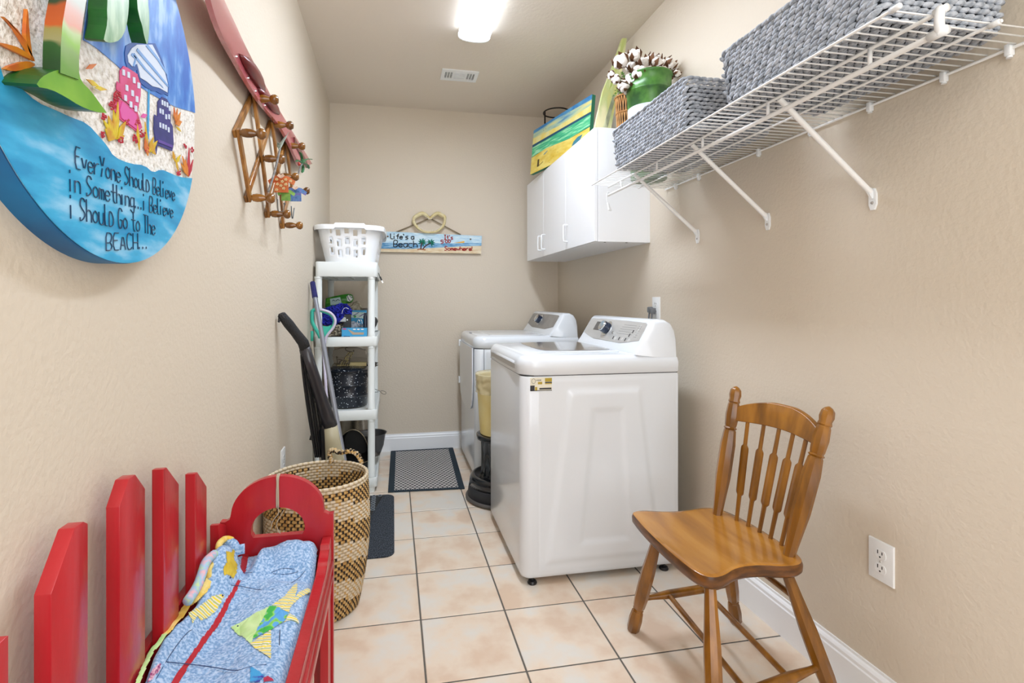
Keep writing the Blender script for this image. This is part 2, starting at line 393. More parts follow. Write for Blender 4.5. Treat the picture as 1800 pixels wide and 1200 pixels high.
        for (s, q, w_, h_) in ((.62, .12, .05, .15), (.73, .12, .04, .15), (.83, .12, .05, .15), (.88, .33, .035, .14), (.9, .5, .02, .36)):
            bm = nb(); prism(bm, [pp(s+.012, q, .0026), pp(s+.012, q+h_, .0026), pp(s+w_, q+h_, .0026), pp(s+w_, q, .0026)], -nrm*.002); obj('button', bm, mat('button_silver', '#dcdcda', .25, .3), con)
        bm = nb(); lathe(bm, [(.007, 0), (.007, .004), (.005, .005)], 16, pp(.56, .4), nrm); obj('start_button', bm, CHROME, con, True, angle=40)
        # service sticker on the side
        s0, s1 = B(y0-.001, 932, 664), B(y0-.001, 970, 686)
        def q2(a, b): return Vector((lerp(s0.x, s1.x, a), y0-.0015, lerp(s1.z, s0.z, b)))
        st = None
        for nm, m, rects in (('service_sticker', mat('sticker_cream', '#e9e4cf', .4), [(0, 0, 1, 1)]), ('sticker_black', INK, [(0, .02, .2, .42), (.68, .58, 1, .66), (.0, 0, 1, .05), (.42, .1, .98, .22)]),
                           ('sticker_gold', mat('sticker_gold', '#b39a2c', .4), [(.68, .68, 1, .95), (.35, .5, .55, .68), (.68, .5, 1, .57), (.22, .05, .32, .3)])):
            bm = nb(); e = .0 if nm == 'service_sticker' else .0006
            for a, b, c, d in rects:
                p = [q2(a, b), q2(c, b), q2(c, d), q2(a, d)]; prism(bm, [v-Vector((0, e, 0)) for v in p], (0, .001, 0))
            if st is None: st = obj(nm, bm, m, t)
            else: obj(nm, bm, m, st)
        bm = nb()
        for a in (.31, .37, .43, .48): tube(bm, [q2(a, .76)-Vector((0, .001, 0)), q2(a, .86)-Vector((0, .001, 0))], .0012, 4)
        tube(bm, [q2(.15+.09*cos(a), .75+.18*sin(a))-Vector((0, .0008, 0)) for a in [k*pi/6 for k in range(12)]], .0006, 4, True); obj('sticker_print', bm, INK, st)
    return t
appliance('washing_machine', 'white top-loading washing machine with glass lid window, nearest the camera', 1.93, 2.612, True)
appliance('clothes_dryer', 'white clothes dryer with dark grey control panel in the far right corner', 3.083, 3.765, False)

# ---------------------------------------------------------------- wall cabinet
t = thing('wall_cabinet', 'white wall cabinet with three flat doors above the washer and dryer', 'cabinet', (1.17, 3.04, 1.455))
cy0, cy1, cz0, cz1 = 2.392, 3.69, 1.456, 2.042
for nm, b_ in (('side_panel', (1.034, XR, cy0, cy0+.016, cz0, cz1)), ('side_panel', (1.034, XR, cy1-.016, cy1, cz0, cz1)), ('top_panel', (1.034, XR, cy0+.016, cy1-.016, cz1-.016, cz1)),
               ('bottom_panel', (1.034, XR, cy0+.016, cy1-.016, cz0, cz0+.016)), ('back_panel', (XR-.006, XR-.001, cy0+.016, cy1-.016, cz0+.016, cz1-.016))):
    bm = nb(); box(bm, *b_); bevel(bm, .0008, 1); obj(nm, bm, WCAB, t)
for a, b_, hy in ((cy0, 2.823, 2.79), (2.826, 3.268, 3.228), (3.271, cy1, 3.312)):
    bm = nb(); box(bm, 1.015, 1.0325, a+.001, b_-.001, cz0+.001, cz1-.001); bevel(bm, .0015, 2); d = obj('door', bm, WCAB, t)
    bm = nb(); tube(bm, smooth_pts([(1.016, hy, 1.6), (.992, hy, 1.6), (.988, hy, 1.596), (.988, hy, 1.506), (.992, hy, 1.502), (1.016, hy, 1.502)], 1), .0042, 8); obj('handle', bm, WPLAS, d, True)
bm = nb()
for y in (2.5, 2.62): lathe(bm, [(.006, -.001), (.006, .001)], 10, (1.2 if y > 2.6 else 1.08, 2.41, cz0-.0005))
obj('shelf_pin', bm, DARK, t)

# ---------------------------------------------------------------- wire shelf
SZ = 1.704; sy0, sy1 = .777, 2.236
t = thing('wire_shelf', 'long white wire shelf bracketed high on the right wall', 'shelf', (1.13, 1.5, SZ))
for x, z, r, a, b_ in ((.935, SZ, .0032, sy0, sy1), (1.02, SZ-.006, .0042, sy0-.012, sy1), (1.17, SZ-.006, .0035, sy0-.01, sy1-.01), (1.318, SZ-.006, .0035, sy0, sy1)):
    bm = nb(); tube(bm, [(x, a, z), (x, b_, z)], r, 10); obj('long_rod', bm, WWIRE, t, True, angle=60)
bm = nb(); tube(bm, [(1.02, sy0-.012, SZ-.045), (1.02, sy1, SZ-.045)], .006, 12); obj('hanging_rod', bm, WWIRE, t, True, angle=60)
wm = None; k = 0
y = sy0+.012
while y < sy1-.005:
    if wm is None:
        bm = nb(); tube(bm, [(.932-1.13, 0, 0), (1.321-1.13, 0, 0)], .0018, 6)
        o = obj('cross_wire', bm, WWIRE, None, True); wm = o.data; o.parent = t
    else: o = bpy.data.objects.new('cross_wire', wm); link(o, t)
    o.location = (0, y-1.5, .001); y += .0262
for y in (2.1, 1.79, 1.498, 1.204, .906):
    bm = nb(); tube(bm, [(1.02, y, SZ-.006), (1.02, y, SZ-.045)], .0045, 8); obj('rod_connector', bm, WWIRE, t, True)
bm = nb(); y = sy0-.012
pts = smooth_pts([(1.02, y, SZ+.001), (1.012, y-.004, SZ-.02), (1.012, y-.004, SZ-.034), (1.02, y, SZ-.047)], 1)
tube(bm, pts, .008, 8); lathe(bm, [(.0075, -.012), (.0075, .01)], 12, (1.02, y, SZ-.004), (0, 1, 0)); lathe(bm, [(.009, -.012), (.009, .02)], 12, (1.02, y, SZ-.045), (0, 1, 0)); obj('rod_end_cap', bm, WPLAS, t, True)
for x, z in ((.935, SZ), (1.17, SZ-.006)):
    bm = nb(); lathe(bm, [(.004, -.008), (.006, -.006), (.006, .012)], 10, (x, sy0, z), (0, 1, 0)); obj('end_cap', bm, WPLAS, t, True)
for yf in (1.977, 1.561, 1.165):
    bm = nb(); tube(bm, [(1.022, yf, SZ-.01), (XR-.012, yf, 1.455)], .0075, 12); br = obj('brace', bm, WWIRE, t, True, angle=60)
    bm = nb(); prism(bm, smooth_pts([(XR-.006, yf-.011, 1.465), (XR-.006, yf+.011, 1.465), (XR-.006, yf+.011, 1.405), (XR-.006, yf-.011, 1.405)], 1, True), (.006, 0, 0))
    bar(bm, (XR-.018, yf, 1.462), (XR-.003, yf, 1.44), .016, .006, (0, 1, 0)); obj('brace_foot', bm, WPLAS, br)
    bm = nb(); lathe(bm, [(.0045, 0), (.004, .002), (.001, .003)], 10, (XR-.006, yf, 1.425), (-1, 0, 0)); obj('screw', bm, STEEL, br)
for y in (2.14, 1.96, 1.6, 1.37, 1.17, .98, .85):
    bm = nb(); box(bm, XR-.016, XR, y-.006, y+.006, SZ-.022, SZ+.004); bevel(bm, .003, 2); lathe(bm, [(.006, 0), (.005, .008)], 10, (XR-.008, y, SZ-.026), (0, 0, 1)); obj('wall_clip', bm, WPLAS, t, True, angle=40)
t = thing('hanger_clip', 'small white plastic clip dangling from the far end of the hanging rod', 'clip', (1.02, sy1, 1.62))
bm = nb(); p0 = Vector((1.02, sy1-.006, SZ-.035))
tube(bm, smooth_pts([p0+Vector(q) for q in ((.004, 0, .0), (-.004, 0, .006), (-.012, 0, 0), (-.012, 0, -.03), (-.006, 0, -.05))], 2), .0022, 8); obj('hook', bm, WPLAS, t, True)
for sx in (-1, 1):
    bm = nb(); bar(bm, p0+Vector((-.006, 0, -.048)), p0+Vector((.006+sx*.007, sx*.003, -.085)), .008, .009); bevel(bm, .002, 1); obj('clip_jaw', bm, WPLAS, t)

# ---------------------------------------------------------------- woven baskets on the shelf
HYA = mat('grey_hyacinth', '#8b929b', .75, col2='#c0c5cd', ns=60, detail=3, stretch=(1, 1, 1), bump=.5, bs=120)
LINER = mat('basket_core', '#33363a', .9)
def lozenge(bm, c, ax, up, out, L, hgt, th, n=6):
    ax, up, out = ax.normalized(), up.normalized(), out.normalized(); rings = []
    prof = ((-1, .0), (-.72, .62), (-.2, 1), (.3, .97), (.78, .55), (1, .0))
    for s, r in prof:
        p = c+ax*s*L/2
        if r == 0: rings.append([bm.verts.new(p)])
        else: rings.append([bm.verts.new(p+(up*cos(2*pi*k/n)*hgt/2+out*sin(2*pi*k/n)*th/2)*r) for k in range(n)])
    for a, b in zip(rings, rings[1:]):
        if len(a) == 1:
            for k in range(n): bm.faces.new((a[0], b[(k+1) % n], b[k]))
        elif len(b) == 1:
            for k in range(n): bm.faces.new((a[k], a[(k+1) % n], b[0]))
        else:
            for k in range(n): bm.faces.new((a[k], a[(k+1) % n], b[(k+1) % n], b[k]))
def perim(x0, x1, y0, y1, r, step):
    loop = [Vector((x, y, 0)) for x, y in rrect(x0, x1, y0, y1, [r]*4, 5)]; n = len(loop); out = []; acc = 0; tgt = 0
    for i in range(n):
        a, b = loop[i], loop[(i+1) % n]; l = (b-a).length
        if l < 1e-9: continue
        while tgt <= acc+l: 
            d = (b-a)/l; out.append((a+d*(tgt-acc), d)); tgt += step
        acc += l
    return out
def hyacinth_basket(label, x0, x1, y0, y1, z0, hh):
    t = thing('storage_basket', label, 'basket', ((x0+x1)/2, (y0+y1)/2, z0), group='grey woven baskets on the wire shelf')
    bm = nb(); L = []
    for d, z in ((.012, z0+.012), (.004, z0+hh-.02)): L.append(inset_loop(x0, x1, y0, y1, [.02]*4, d, z))
    for d, z in ((.02, z0+hh-.02), (.025, z0+.03)): L.append(inset_loop(x0, x1, y0, y1, [.02]*4, d, z))
    loft(bm, L); obj('core', bm, LINER, t)
    nr = int(hh/.0118)
    for k in range(nr):
        f = k/(nr-1); e = -.012*f+.004; z = z0+.007+k*(hh-.012)/(nr-1); bm = nb()
        for i, (p, d) in enumerate(perim(x0+e, x1-e, y0+e, y1-e, .02, .0235)):
            out = Vector((d.y, -d.x, 0)); c = p+Vector((0, 0, z))+out*random.uniform(-.001, .002)
            c += d*(.0115 if k % 2 else 0); tilt = .38 if abs(d.y) > .7 else .12
            if k == nr-1: tilt *= .6
            lozenge(bm, c, d+Vector((0, 0, -tilt if abs(d.y) > .7 and d.y > 0 else tilt)), Vector((0, 0, 1)), out, random.uniform(.031, .037), random.uniform(.0125, .0145), .013 if k < nr-1 else .018)
        obj('woven_row', bm, HYA, t, True)
    bm = nb(); x = x0+.012; i = 0
    while x < x1-.006:
        y = y0+.014+(.012 if i % 2 else 0)
        while y < y1-.008:
            lozenge(bm, Vector((x, y, z0+.006)), Vector((.25, 1, 0)), Vector((1, 0, 0)), Vector((0, 0, 1)), .034, .0135, .010, 5); y += .0245
        x += .0118; i += 1
    obj('woven_bottom', bm, HYA, t, True, stuff=True)
    return t
hyacinth_basket('grey woven storage basket nearest the camera, cut off by the top edge of the photo', .95, 1.262, .826, 1.286, SZ+.0035, .162)
hyacinth_basket('grey woven storage basket at the far part of the shelf, before the green pail', .932, 1.245, 1.452, 1.972, SZ+.0035, .165)
# ---------------------------------------------------------------- outlets
def outlet(label, X, y0, y1, z0, z1, n, plug=False):
    """duplex outlet on a side wall, n = +1 faces +X"""
    t = thing('wall_outlet', label, 'outlet', (X, (y0+y1)/2, (z0+z1)/2))
    bm = nb(); xs = sorted((X, X+n*.006)); box(bm, xs[0], xs[1], y0, y1, z0, z1); bevel(bm, .003, 2, [e for e in bm.edges if all(abs(v.co.x-(X+n*.006)) < 1e-5 for v in e.verts)]); obj('cover_plate', bm, WPLAS, t, True, angle=40)
    ym = (y0+y1)/2; zm = (z0+z1)/2; xf = X+n*.006
    for dz in (.0195, -.0195):
        z = zm+dz; bm = nb(); pts = [(xf, ym+cos(a)*.0165, max(min(z+sin(a)*.0165, z+.0125), z-.0125)) for a in [2*pi*k/24 for k in range(24)]]
        prism(bm, pts, (n*.0015, 0, 0)); f = obj('receptacle', bm, WPLAS, t)
        bm = nb()
        for dy, h_ in ((-.0062, .004), (.0062, .0048)):
            xs = sorted((xf+n*.0015, xf+n*.0019)); box(bm, xs[0], xs[1], ym+dy-.0012, ym+dy+.0012, z+.0005, z+.0005+h_*2)
        lathe(bm, [(.0024, .0014), (.0024, .0019)], 10, (xf, ym, z-.007), (n, 0, 0)); obj('slots', bm, DARK, f)
    bm = nb(); lathe(bm, [(.003, 0), (.002, .0012)], 10, (xf, ym, zm), (n, 0, 0)); obj('screw', bm, STEEL, t)
outlet('white duplex outlet low on the right wall beside the chair', XR, 1.106, 1.177, .378, .4885, -1)
outlet('white outlet above the washer console with grey plugs in it', XR, 2.291, 2.363, 1.055, 1.171, -1)
outlet('white outlet low on the left wall behind the woven hamper', XL, 2.215, 2.287, .40, .515, 1)
t = thing('power_plug', 'grey appliance plugs in the outlet above the washer console', 'plug', (XR-.02, 2.33, 1.09))
GPL = mat('grey_rubber', '#6f7276', .5)
for dy in (.0, .026):
    bm = nb(); box(bm, XR-.034, XR-.009, 2.318+dy, 2.34+dy, 1.085+dy*.2, 1.115+dy*.2); bevel(bm, .005, 2); obj('plug_body', bm, GPL, t, True, angle=40)
    bm = nb(); tube(bm, smooth_pts([(XR-.026, 2.329+dy, 1.09), (XR-.03, 2.329+dy, 1.05), (XR-.028, 2.33, .95), (XR-.04, 2.34, .7), (XR-.03, 2.34, .4)], 2), .0045, 8); obj('power_cord', bm, GPL, t, True)

# ---------------------------------------------------------------- things on the wall cabinet
CT = cz1+.0005
t = thing('candle_stand', 'round black iron ring stand behind the beach painting', 'stand', (1.165, 3.4, CT))
IRON = mat('black_iron', '#1c1411', .45, .4)
rc = Vector((1.16, 3.42, 0)); ztop = B(3.42, 975, 198).z; R_ = .093
for z, r in ((ztop, .005), (CT+.005, .005)):
    bm = nb(); tube(bm, [rc+Vector((cos(a)*R_, sin(a)*R_, z)) for a in [2*pi*k/40 for k in range(40)]], r, 8, True); obj('ring', bm, IRON, t, True)
for a in (radians(190), radians(70), radians(310)):
    bm = nb(); p = rc+Vector((cos(a)*R_, sin(a)*R_, 0)); bar(bm, p+Vector((0, 0, CT)), p+Vector((0, 0, ztop)), .010, .005, (0, 1, 0)); obj('upright', bm, IRON, t)

# beach canvas leaning across the cabinet top
t = thing('canvas_painting', 'unframed canvas painting of a green sea and yellow sand, leaning on the cabinet', 'painting', (1.03, 3.07, CT))
pa = Vector((.960, 3.40, CT+.006)); pb = Vector((1.123, 2.735, CT+.006)); ex = (pb-pa).normalized(); Wd = (pb-pa).length; ez = (Vector((0, 0, 1))+Vector((-ex.y, ex.x, 0))*.0+Vector((.09, .03, 0))).normalized(); en = ex.cross(ez).normalized()
if en.x > 0: en = -en
Hd = .318
def CP(a, b, h=0): return pa+ex*a*Wd+ez*b*Hd+en*h
bm = nb(); prism(bm, [CP(0, 0), CP(1, 0), CP(1, 1), CP(0, 1)], -en*.024); obj('canvas', bm, mat('canvas_side', '#2f7a5c', .6), t, label='green painted canvas edges')
def cplate(nm, pts, m, h, par): 
    bm = nb(); prism(bm, [CP(a, b, h) for a, b in pts], -en*.0015); return obj(nm, bm, m, par)
hz = .66
cplate('painted_sky', [(0, hz), (1, hz), (1, 1), (0, 1)], mat('p_sky', '#3f85b5', .6, col2='#e2d482', col3='#a9c6ae', ns=3, stretch=(1, 1, 8), lo=.3, hi=.62), .0012, t)
cplate('painted_sea', [(0, .40), (.3, .42), (.7, .37), (1, .40), (1, hz-.03), (0, hz-.03)], mat('p_sea', '#2fa27a', .6, col2='#a9e0b4', col3='#4fbf86', ns=9, stretch=(1, 1, 9)), .0014, t)
cplate('painted_horizon', [(0, hz-.045), (1, hz-.035), (1, hz+.01), (0, hz+.01)], mat('p_hor', '#15506b', .6), .002, t)
cplate('painted_sand', [(0, 0), (1, 0), (1, .38), (.7, .36), (.3, .42), (0, .38)], mat('p_sand', '#d9b53a', .6, col2='#ecd97a', ns=9, stretch=(1, 1, 3)), .0013, t)
cplate('painted_glow', [(0, hz+.012), (1, hz+.012), (1, hz+.14), (.5, hz+.1), (0, hz+.16)], mat('p_glow', '#e9cf57', .6, col2='#e6dc9a', ns=12), .0016, t)
cplate('painted_skylow', [(0, .93), (.4, .95), (1, .9), (1, 1), (0, 1)], mat('p_skyb', '#2f79b3', .6, col2='#5a9cc0', ns=12), .0016, t)
pd = mat('p_dark', '#4a3c1c', .7)
cplate('painted_post', [(.13, .1), (.17, .1), (.165, .26), (.135, .26)], pd, .002, t)
cplate('painted_shadow', [(.165, .1), (.25, .15), (.24, .165), (.165, .125)], mat('p_shade', '#9c8430', .7), .002, t)
cplate('painted_boat', [(.24, .305), (.27, .3), (.32, .345), (.315, .36), (.26, .33)], mat('p_boat', '#7f9a92', .7), .002, t)
cplate('painted_umbrella', [(.74, .18), (.77, .26), (.83, .31), (.9, .31), (.86, .2)], mat('p_umb', '#3b7c8e', .6), .002, t)
for a, b in ((.2, .86), (.24, .865), (.66, .9), (.72, .92), (.36, .06), (.42, .16), (.5, .2)):
    cplate('painted_bird', [(a, b), (a+.012, b+.006), (a+.022, b), (a+.012, b+.012)], pd, .002, t)

# pale yellow-green painted board, seen nearly edge on
t = thing('painted_board', 'tall pale yellow and green painted board leaning against the right wall', 'board', (1.12, 2.52, CT))
BD = mat('painted_board', '#d8cf7c', .6, col2='#e9e4b4', col3='#c2cd8a', ns=14, stretch=(1, 1, .35), lo=.3, hi=.6)
y = 2.57; bm = nb()
pts = [B(y, 1041, 228), B(y, 1060, 160), B(y, 1080, 108), B(y, 1094, 67), B(y, 1102, 67), B(y, 1096, 110), B(y, 1084, 170), B(y, 1071, 228)]
dz = CT-pts[0].z; pts[0].z = CT; pts[-1].z = CT
prism(bm, pts, (0, .02, 0)); o = obj('board', bm, BD, t)
GRN = mat('board_green', '#9fb64e', .6, col2='#cfd68c', ns=20, stretch=(1, 1, .3))
bm = nb(); prism(bm, [B(y-.001, *q) for q in ((1095, 69), (1099, 69), (1090, 108), (1076, 150), (1070, 160))], (0, .0015, 0)); obj('green_streak', bm, GRN, o)
bm = nb(); prism(bm, [B(y-.001, *q) for q in ((1078, 165), (1083, 168), (1068, 224), (1060, 224))], (0, .0015, 0)); obj('green_streak', bm, mat('board_grey', '#8d9478', .6, col2='#d9dcb2', ns=30, stretch=(1, 1, .3)), o)

# ---------------------------------------------------------------- green pail of cotton stems on the shelf
PX, PY = 1.166, 2.118
t = thing('pail_planter', 'green and white enamel pail at the far end of the wire shelf', 'pail', (PX, PY, SZ+.003))
PZ = SZ+.003; ph = .475
def pr_(z): return .080+.021*(z/ph)
GENA = mat('green_enamel', '#2c6322', .3, col2='#265426', col3='#4f8436', ns=9, lo=.35, hi=.6)
WENA = mat('chipped_white', '#dfe3e4', .4, col2='#c8ced4', ns=25)
bm = nb(); lathe(bm, [(pr_(0)-.006, 0), (pr_(0), .006), (pr_(.06), .06)], 40, (PX, PY, PZ), capt=False); obj('base_band', bm, GENA, t, True)
bm = nb(); lathe(bm, [(pr_(.06), .06), (pr_(.33), .33)], 40, (PX, PY, PZ), capb=False, capt=False); obj('white_band', bm, WENA, t, True)
bm = nb(); lathe(bm, [(pr_(.33), .33), (pr_(.40), .40), (pr_(.4)+.003, .403), (pr_(.4)+.003, .408), (pr_(.41), .411), (pr_(.47), .47), (pr_(.47)+.005, .474), (pr_(.47)+.004, .481), (pr_(.47)-.004, .48), (pr_(.4)-.005, .4), (.001, .38)], 40, (PX, PY, PZ), capb=False, capt=False)
obj('rim_band', bm, GENA, t, True, angle=60)
bm = nb()
for k in range(26):
    a = pi*.85+random.uniform(-.5, .9); z = .455+random.uniform(-.03, .02); r = pr_(z)+.001
    p = Vector((PX+cos(a)*r, PY+sin(a)*r, PZ+z)); lozenge(bm, p, Vector((-sin(a), cos(a), .4)), Vector((0, 0, 1)), Vector((cos(a), sin(a), 0)), random.uniform(.01, .03), random.uniform(.005, .014), .002)
obj('paint_chips', bm, WENA, t, True)
COT = mat('cotton', '#f0ebe4', .95, col2='#e2d9cf', ns=40, bump=.6, bs=120)
BOL = mat('boll_husk', '#5c3a22', .8, col2='#7a5232', ns=50)
STM = mat('twig', '#5b4630', .85)
t = thing('cotton_bouquet', 'bunch of dried cotton branches with white bolls in the green pail', 'bouquet', (PX, PY, PZ+.4))
def blob(bm, c, r, seed):
    rnd = random.Random(seed)
    bmesh.ops.create_icosphere(bm, subdivisions=2, radius=r, matrix=Matrix.Translation(c) @ Matrix.Diagonal((rnd.uniform(.85, 1.1), rnd.uniform(.85, 1.1), rnd.uniform(.9, 1.25), 1)))
def boll(c, ax, R, par):
    ax = Vector(ax).normalized(); u = ax.cross(Vector((.3, .5, .2))).normalized(); v = ax.cross(u)
    bm = nb()
    for k in range(4):
        a = 2*pi*k/4+.4; blob(bm, c+(u*cos(a)+v*sin(a))*R*.52+ax*R*.1, R*.62, int(c.x*9999)+k)
    for vv in bm.verts: vv.co += Vector((random.uniform(-1, 1), random.uniform(-1, 1), random.uniform(-1, 1)))*R*.05
    b_ = obj('cotton_boll', bm, COT, par, True)
    bm = nb()
    for k in range(4):
        a = 2*pi*k/4+.4+pi/4; d = (u*cos(a)+v*sin(a)); pts = [c-ax*R*.9, c-ax*R*.3+d*R*.8, c+ax*R*.35+d*R*1.02, c+ax*R*1.0+d*R*.85]
        s = ax.cross(d); ws = (.1, .42, .36, .03); L_ = [bm.verts.new(p+s*R*w_) for p, w_ in zip(pts, ws)]; M_ = [bm.verts.new(p+d*R*.08) for p in pts]; R__ = [bm.verts.new(p-s*R*w_) for p, w_ in zip(pts, ws)]
        for i in range(3): bm.faces.new((L_[i], M_[i], M_[i+1], L_[i+1])); bm.faces.new((M_[i], R__[i], R__[i+1], M_[i+1]))
    obj('husk', bm, BOL, par, True)
spots = [(1092, 109, .03), (1116, 98, .026), (1110, 118, .022), (1075, 132, .016), (1083, 140, .016), (1093, 150, .018), (1130, 112, .03), (1123, 128, .026), (1112, 140, .028), (1097, 152, .02), (1102, 158, .016), (1137, 126, .024), (1150, 106, .028), (1158, 112, .026), (1149, 122, .026), (1163, 130, .028), (1178, 113, .024), (1172, 132, .026), (1184, 128, .02), (1140, 142, .022), (1153, 140, .022), (1126, 143, .022), (1190, 130, .015), (1168, 145, .02)]
for i, (u, v, R) in enumerate(spots):
    dy = random.uniform(-.06, .05); c = B(PY+dy, u, v); rt = Vector((PX+random.uniform(-.03, .03), PY+random.uniform(-.03, .03), PZ+.385))
    bm = nb(); mid = rt.lerp(c, .6)+Vector((0, 0, .015)); tube(bm, smooth_pts([rt, mid, c], 2), .0022, 6); s_ = obj('stem', bm, STM, t, True)
    ax = (c-mid)+Vector((-.3, -1, -.1))*.05
    bm_par = s_; boll(c, ax, R*1.2, s_)
# small wicker planter with fern, left of the pail
FX, FY = 1.232, 2.46
t = thing('wicker_planter', 'small brown wicker planter with green fern between board and pail', 'planter', (FX, FY, CT))
WICK = mat('wicker', '#a9743c', .7, col2='#c4935a', ns=40)
fh = B(FY, 1095, 172).z-CT; bm = nb(); lathe(bm, [(.05, 0), (.062, fh), (.052, fh-.004), (.045, .02)], 24, (FX, FY, CT)); obj('liner', bm, mat('wicker_dark', '#33220f', .9), t, True)
for k in range(26):
    a = 2*pi*k/26; s = .35
    for sg in (-1, 1):
        bm = nb(); tube(bm, [(FX+cos(a+sg*s*q)*lerp(.052, .064, q), FY+sin(a+sg*s*q)*lerp(.052, .064, q), CT+fh*q) for q in (0, .25, .5, .75, 1)], .0028, 5); obj('cane', bm, WICK, t, True)
for z in (.01, fh*.55, fh):
    r = lerp(.053, .067, z/fh); bm = nb(); tube(bm, [(FX+cos(a)*r, FY+sin(a)*r, CT+z) for a in [2*pi*k/32 for k in range(32)]], .004, 6, True); obj('hoop', bm, WICK, t, True)
FERN = mat('fern_green', '#4f8f2c', .6, col2='#7ab648', ns=30)
for k in range(34):
    a = random.uniform(0, 2*pi); l = random.uniform(.05, .095); p0 = Vector((FX, FY, CT+fh-.01)); d = Vector((cos(a), sin(a), 0)); bm = nb(); pts = []
    for q in range(7):
        f = q/6; pts.append(p0+d*l*f*.95+Vector((0, 0, .05*sin(f*2.2)-.02*f*f+ .05*(k%3)*f)))
    for q in range(1, 7):
        for sg in (-1, 1):
            s = d.cross(Vector((0, 0, 1)))*sg; w_ = .022*(1-abs(q/6-.45)); a_, b_ = pts[q], pts[q]+s*w_+d*.008
            v = [bm.verts.new(x) for x in (a_-d*.004, b_, a_+d*.004+Vector((0, 0, .001)))]; bm.faces.new(v)
    tube(bm, pts, .0012, 4); obj('frond', bm, FERN, t)
# wooden handle with iron loop
hy = 2.57; t = thing('wooden_paddle', 'brown wooden paddle handle with black iron loop rising behind the cotton', 'paddle', tuple(B(hy, 1135, 120)))
p0, p1 = B(hy, 1134, 118), B(hy, 1137, 86); lowp = Vector((p0.x-.01, hy, CT))
bm = nb(); bar(bm, lowp, p1, .014, .026, (0, 1, 0)); bevel(bm, .003, 1); obj('shaft', bm, mat('brown_wood', '#7b4a1d', .5, col2='#a1682c', ns=30, stretch=(1, 1, .2)), t)
q = [B(hy, *s) for s in ((1134, 88), (1132.5, 79), (1135, 73.5), (1139, 73.5), (1141, 79), (1140, 88))]
bm = nb(); tube(bm, smooth_pts(q, 2), .004, 8); obj('iron_loop', bm, IRON, t, True)

# ---------------------------------------------------------------- wooden chair
OAK = mat('honey_oak', '#5e380a', .28, col2='#a46c1e', col3='#84540f', ns=22, detail=6, stretch=(1, 1, .12), coat=.25, lo=.3, hi=.7)
OAKS = mat('honey_oak_seat', '#84531a', .22, col2='#c0883c', col3='#aa7228', ns=9, detail=8, stretch=(1.6, .25, 1), coat=.4, lo=.3, hi=.7)
OAKE = mat('seat_edge', '#4b2c10', .35, col2='#7a4b1a', ns=20, stretch=(1, 1, 4))
t = thing('wooden_chair', 'honey-stained wooden spindle-back chair by the right wall', 'chair', (.99, 1.34, 0))
zs = .44
ol = [(.783, 1.52), (.79, 1.555), (.83, 1.562), (.90, 1.535), (.98, 1.530), (1.06, 1.545), (1.105, 1.52), (1.125, 1.45), (1.13, 1.35), (1.125, 1.24), (1.118, 1.19), (1.09, 1.158), (1.04, 1.155), (.97, 1.178), (.90, 1.176), (.84, 1.145), (.80, 1.143), (.778, 1.175), (.772, 1.25), (.77, 1.35), (.775, 1.45)]
ol = smooth_pts([(x, y, zs) for x, y in ol], 2, True); cen = Vector((.95, 1.35, zs))
bm = nb(); L = []
for sc, z in ((.965, zs-.036), (.995, zs-.028), (1.0, zs-.012), (.985, zs-.002)): L.append([Vector((cen.x+(p.x-cen.x)*sc, cen.y+(p.y-cen.y)*sc, z)) for p in ol])
loft(bm, L, True, False); seat = obj('seat', bm, OAKE, t, True, angle=60, label='seat edge, darker brown than its top')
bm = nb(); L = []
for sc in (.985, .97, .9, .75, .5, .2, .02):
    L.append([Vector((cen.x+(p.x-cen.x)*sc, cen.y+(p.y-cen.y)*sc, zs-.002+(.002 if sc < .98 else 0)-.008*max(0, 1-((p.x-.93)*sc/.15)**2*.6-(((p.y-1.35)*sc)/.15)**2)*(1 if sc < .95 else 0))) for p in ol])
loft(bm, L, False, True); obj('seat_top', bm, OAKS, seat, True, angle=50, label='worn golden seat top with darker knots')
def turned(bm, p, q, prof, n=8):
    p, q = Vector(p), Vector(q); l = (q-p).length; lathe(bm, [(r, f*l) for f, r in prof], n, p, q-p)
LEGP = [(0, .017), (.02, .0215), (.12, .0225), (.2, .019), (.215, .0155), (.225, .0185), (.235, .0155), (.25, .0195), (.35, .0225), (.62, .022), (.82, .017), (1, .0135)]
legs = {'ff': ((.824, 1.608, 0), (.846, 1.47, zs-.03)), 'fn': ((.766, 1.07, 0), (.842, 1.205, zs-.03)), 'bf': ((1.21, 1.583, 0), (1.08, 1.47, zs-.03)), 'bn': ((1.185, 1.115, 0), (1.07, 1.2, zs-.03))}
for k, (a, b) in legs.items():
    bm = nb(); turned(bm, a, b, LEGP, 8); obj('leg', bm, OAK, t, True, angle=30)
def on(k, z): a, b = Vector(legs[k][0]), Vector(legs[k][1]); return a.lerp(b, z/b.z)
STP = [(0, .008), (.12, .009), (.3, .0145), (.7, .0145), (.88, .009), (1, .008)]; RDP = [(0, .0085), (1, .0085)]
sf, sb = on('ff', .135), on('bf', .165); nf, nbk = on('fn', .135), on('bn', .165)
for a, b, pr in ((sf, sb, STP), (nf, nbk, STP), (sf.lerp(sb, .30), nf.lerp(nbk, .30), RDP), (sf.lerp(sb, .68), nf.lerp(nbk, .68), RDP), (on('bf', .33), on('bn', .33), RDP)):
    bm = nb(); turned(bm, a, b, pr, 10); obj('stretcher', bm, OAK, t, True, angle=40)
POST = [(0, .0145), (.1, .017), (.3, .0235), (.55, .0235), (.655, .019), (.665, .0165), (.675, .021), (.685, .0165), (.70, .0185), (.78, .021), (.855, .018), (.87, .0155), (.88, .0185), (.9, .016), (.93, .019), (.97, .0165), (.99, .010), (1, .002)]
